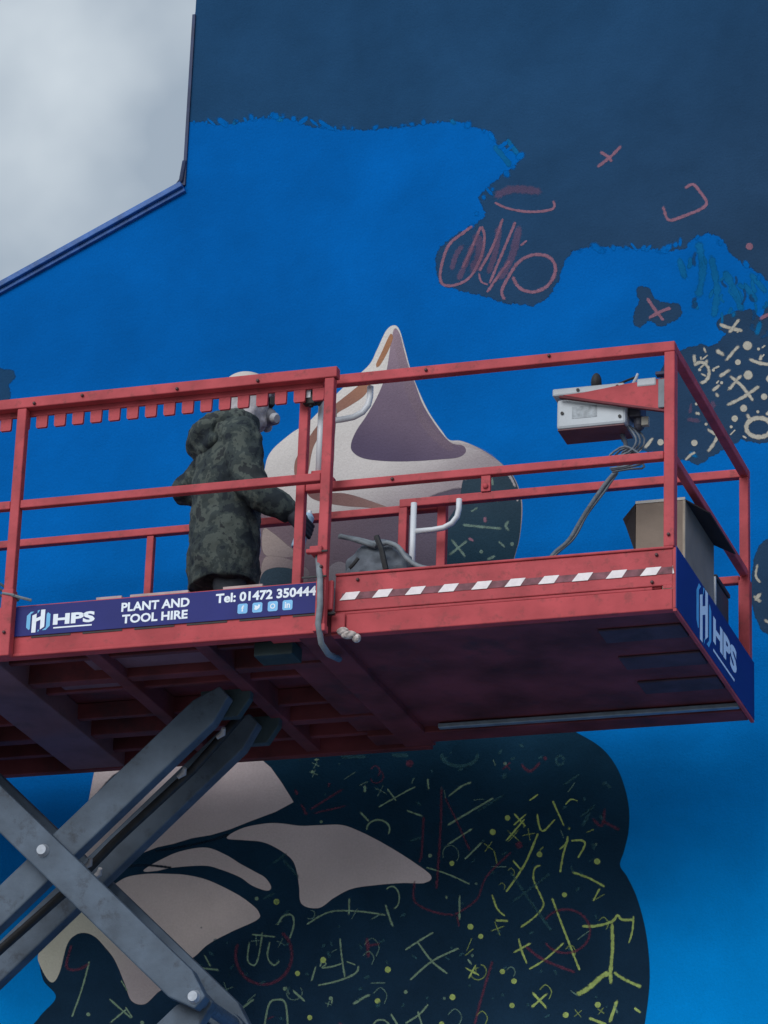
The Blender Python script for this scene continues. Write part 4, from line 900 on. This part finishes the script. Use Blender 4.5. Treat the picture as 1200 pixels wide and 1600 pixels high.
# joints in the painter's own frame (x right, y forward, z up)
SHR, ELR, HAR = Vector((.19, .0, 1.33)), Vector((.265, .03, 1.04)), Vector((.37, .24, .87))
SHL, ELL, HAL = Vector((-.19, .0, 1.33)), Vector((-.33, -.12, 1.21)), Vector((-.20, .16, 1.10))
HD = Vector((.0, .088, 1.605))
b = MB()
b.ell(HD, (.078, .098, .115), n=20, m=14); b.ell(HD+Vector((0, .03, -.055)), (.055, .07, .06)); b.ell(HD+Vector((0, .105, -.01)), (.014, .02, .022), n=10, m=8)
for s_ in (-1, 1): b.ell(HD+Vector((s_*.078, -.005, -.005)), (.012, .02, .03), n=10, m=8)
b.cap((0, .01, 1.36), HD+Vector((0, -.01, -.05)), .058, .055)
b.ell((0, 0, 1.22), (.17, .11, .20), n=20, m=14); b.ell((0, 0, .95), (.155, .11, .17), n=20, m=14)
for s_, sh, el, ha in ((1, SHR, ELR, HAR), (-1, SHL, ELL, HAL)):
    b.cap(sh, el, .05, .042); b.cap(el, ha, .040, .028); b.cap((s_*.09, 0, .88), (s_*.11, .01, .48), .085, .06); b.cap((s_*.11, .01, .48), (s_*.12, -.02, .09), .055, .038); b.cap((s_*.12, -.02, .06), (s_*.13, .13, .04), .04, .032)
soft('body', b, skin, it=3)
b = MB()
for s_ in (-1, 1): b.ell(HD+Vector((s_*.032, .088, .012)), (.013, .009, .009), n=10, m=8)
b.build('eyes', black, per, local=True, smooth=True)
# parka
b = MB()
prof = ((.565, .20, .14, 0), (.57, .238, .17, 0), (.66, .245, .175, 0), (.72, .25, .18, 0), (.80, .245, .18, 0), (.90, .235, .175, 0), (1.0, .225, .17, 0), (1.10, .225, .17, -.005), (1.20, .225, .165, -.01), (1.28, .22, .155, -.01), (1.35, .19, .13, -.01), (1.42, .12, .09, -.01))
vs = [(rx*math.cos(2*math.pi*k/36), y_+ry*math.sin(2*math.pi*k/36), z_) for z_, rx, ry, y_ in prof for k in range(36)]
b.add(vs, [(i*36+k, i*36+(k+1) % 36, (i+1)*36+(k+1) % 36, (i+1)*36+k) for i in range(len(prof)-1) for k in range(36)]+[tuple(range(36)), tuple((len(prof)-1)*36+k for k in range(36))])
b.cap(SHR, ELR, .105, .092); b.cap(ELR, HAR+Vector((-.02, -.045, .04)), .092, .066)
b.cap(SHL, ELL, .098, .085); b.cap(ELL, HAL, .082, .058)
b.cap((-.13, -.02, 1.37), (.13, -.02, 1.37), .10, .10)
soft('parka', b, cam_m, disp=.045, dscale=.11, it=2)
b = MB()   # hood lying on the shoulders
for i in range(16):
    t = i/15*2*math.pi; q = Vector((.135*math.sin(t), -.01-.10*math.cos(t), 1.445-.01*math.cos(t)))
    b.ell(q, (.064, .068, .060), n=12, m=8)
b.ell((0, -.145, 1.395), (.145, .075, .075), n=16, m=10); b.ell((-.04, -.15, 1.37), (.13, .065, .075), n=16, m=10); b.ell((0, -.12, 1.32), (.16, .06, .07), n=16, m=10)
soft('hood', b, cam_m, disp=.032, dscale=.075)

# knitted hood round neck and head, cap, respirator
b = MB(); b.ell(HD+Vector((0, -.012, -.015)), (.105, .122, .135), n=20, m=14); b.cap((0, .01, 1.40), HD+Vector((0, -.01, -.05)), .12, .10); b.ell(HD+Vector((0, .03, -.10)), (.075, .075, .06))
b.cap(HD+Vector((.05, .0, -.04)), (.08, .03, 1.44), .055, .05)
soft('knitted_hood', b, scarf, disp=.02, dscale=.04)
b = MB(); b.ell(HD+Vector((0, -.008, .072)), (.112, .130, .098), n=24, m=14); soft('cap', b, capm, it=2)
b = MB(); b.ell(HD+Vector((0, .13, .072)), (.075, .07, .012), n=20, m=8); b.build('cap_peak', capm, per, local=True, smooth=True)
b = MB(); b.ell(HD+Vector((0, .105, -.055)), (.055, .055, .052)); b.ell(HD+Vector((.01, .14, -.07)), (.03, .035, .03)); soft('respirator', b, mat('grey_respirator', (.20, .20, .23), .6, .2, 20))
for s_ in (-1, 1):
    b = MB(); a = HD+Vector((s_*.052, .118, -.078)); d = Vector((s_*.026, .016, -.012)); b.tube([a, a+d*.6, a+d], [.024, .029, .022], 18); b.build('filter', mat('pale_filter', (.36, .37, .41), .6) if s_ < 0 else bpy.data.materials['pale_filter'], per, local=True, smooth=False)
b = MB(); pts = [HD+Vector((.098*math.sin(t), -.01+.118*math.cos(t), .022)) for t in [i*math.pi/12 for i in range(25)]]; b.tube(pts, .011, 8, cap=False)
b.box(HD.x-.065, HD.x+.065, HD.y+.095, HD.y+.125, HD.z-.012, HD.z+.035); b.build('goggles', black, per, local=True, bevel=.008)
# trousers and boots
b = MB(); b.ell((0, 0, .80), (.17, .125, .13), n=20, m=12)
for s_ in (-1, 1): b.cap((s_*.095, 0, .80), (s_*.115, .01, .48), .10, .082); b.cap((s_*.115, .01, .48), (s_*.125, -.02, .12), .08, .068)
soft('trousers', b, trs, disp=.02)
for s_ in (-1, 1):
    b = MB(); b.cap((s_*.125, -.03, .06), (s_*.14, .15, .045), .055, .045); b.cap((s_*.125, -.03, .05), (s_*.125, -.025, .17), .055, .055); b.box(s_*.133-.045, s_*.133+.045, -.08, .19, 0, .03); soft('boot', b, black, it=2)
# gloved hands: palm, four fingers and thumb closed round what they hold
def hand(ha, grip, fdir, out, s_, name='glove'):
    """grip: axis of the held thing; fingers wrap round it; out: direction from palm to held axis"""
    b = MB(); grip, fdir, out = grip.normalized(), fdir.normalized(), out.normalized()
    b.cap(ha-fdir*.05, ha+fdir*.02, .036, .038)
    pc = ha+fdir*.055
    b.ell(pc, (.02, .02, .02)); b.cap(pc+grip*.028, pc-grip*.028, .023, .021); b.cap(ha+grip*.012, pc+grip*.03, .026, .02); b.cap(ha-grip*.012, pc-grip*.03, .026, .02)
    rad = .036; ax = pc+out*(rad+.018)
    for k, l in ((-1.5, .88), (-.5, 1.0), (.5, 1.04), (1.5, .94)):
        base = pc+grip*(-k*.0205)+fdir*.018; prev = base; c_ = ax+grip*(-k*.0205)
        for j, ang in enumerate((40, 95, 150)):
            a_ = R(ang*l); q = c_+(-out*math.cos(a_)+fdir*math.sin(a_))*(rad+.010)
            b.cap(prev, q, .0115-.001*j, .0105-.001*j, 10); prev = q
    th = pc+grip*.03-fdir*.01
    t1_ = ax+grip*.036-fdir*(rad+.006)-out*.012; t2_ = ax+grip*.040-fdir*(rad-.008)+out*.026
    b.cap(th, t1_, .0145, .013, 10); b.cap(t1_, t2_, .0125, .011, 10)
    o = soft(name, b, glove, vox=.0045, it=2); o['label'] = 'black gloved '+('right' if s_ > 0 else 'left')+' hand'
    return ax
axR = hand(HAR, Vector((.15, .25, 1)), Vector((.35, .60, -.55)), Vector((-.5, .35, .0)), 1)
axL = hand(HAL, Vector((0, .1, 1)), Vector((.55, .8, -.1)), Vector((.8, -.5, 0)), -1)
# spray can in the right hand, a thing of its own
Rz = Matrix.Rotation(YAWP, 3, 'Z'); cw = PR+Rz @ axR; ca = (Rz @ Vector((.15, .25, 1))).normalized()
can = empty('spray_can', cw-ca*.10, "pale blue spray can held in the painter's lowered right hand", 'spray can')
b = MB(); b.tube([cw-ca*.12, cw-ca*.115, cw+ca*.055, cw+ca*.07], [.029, .033, .033, .022], 20); b.build('can', mat('pale_blue_can', (.30, .45, .60), .35, .05), can)
b = MB(); b.tube([cw+ca*.07, cw+ca*.075, cw+ca*.088], [.020, .012, .010], 14); b.build('nozzle', white, can)
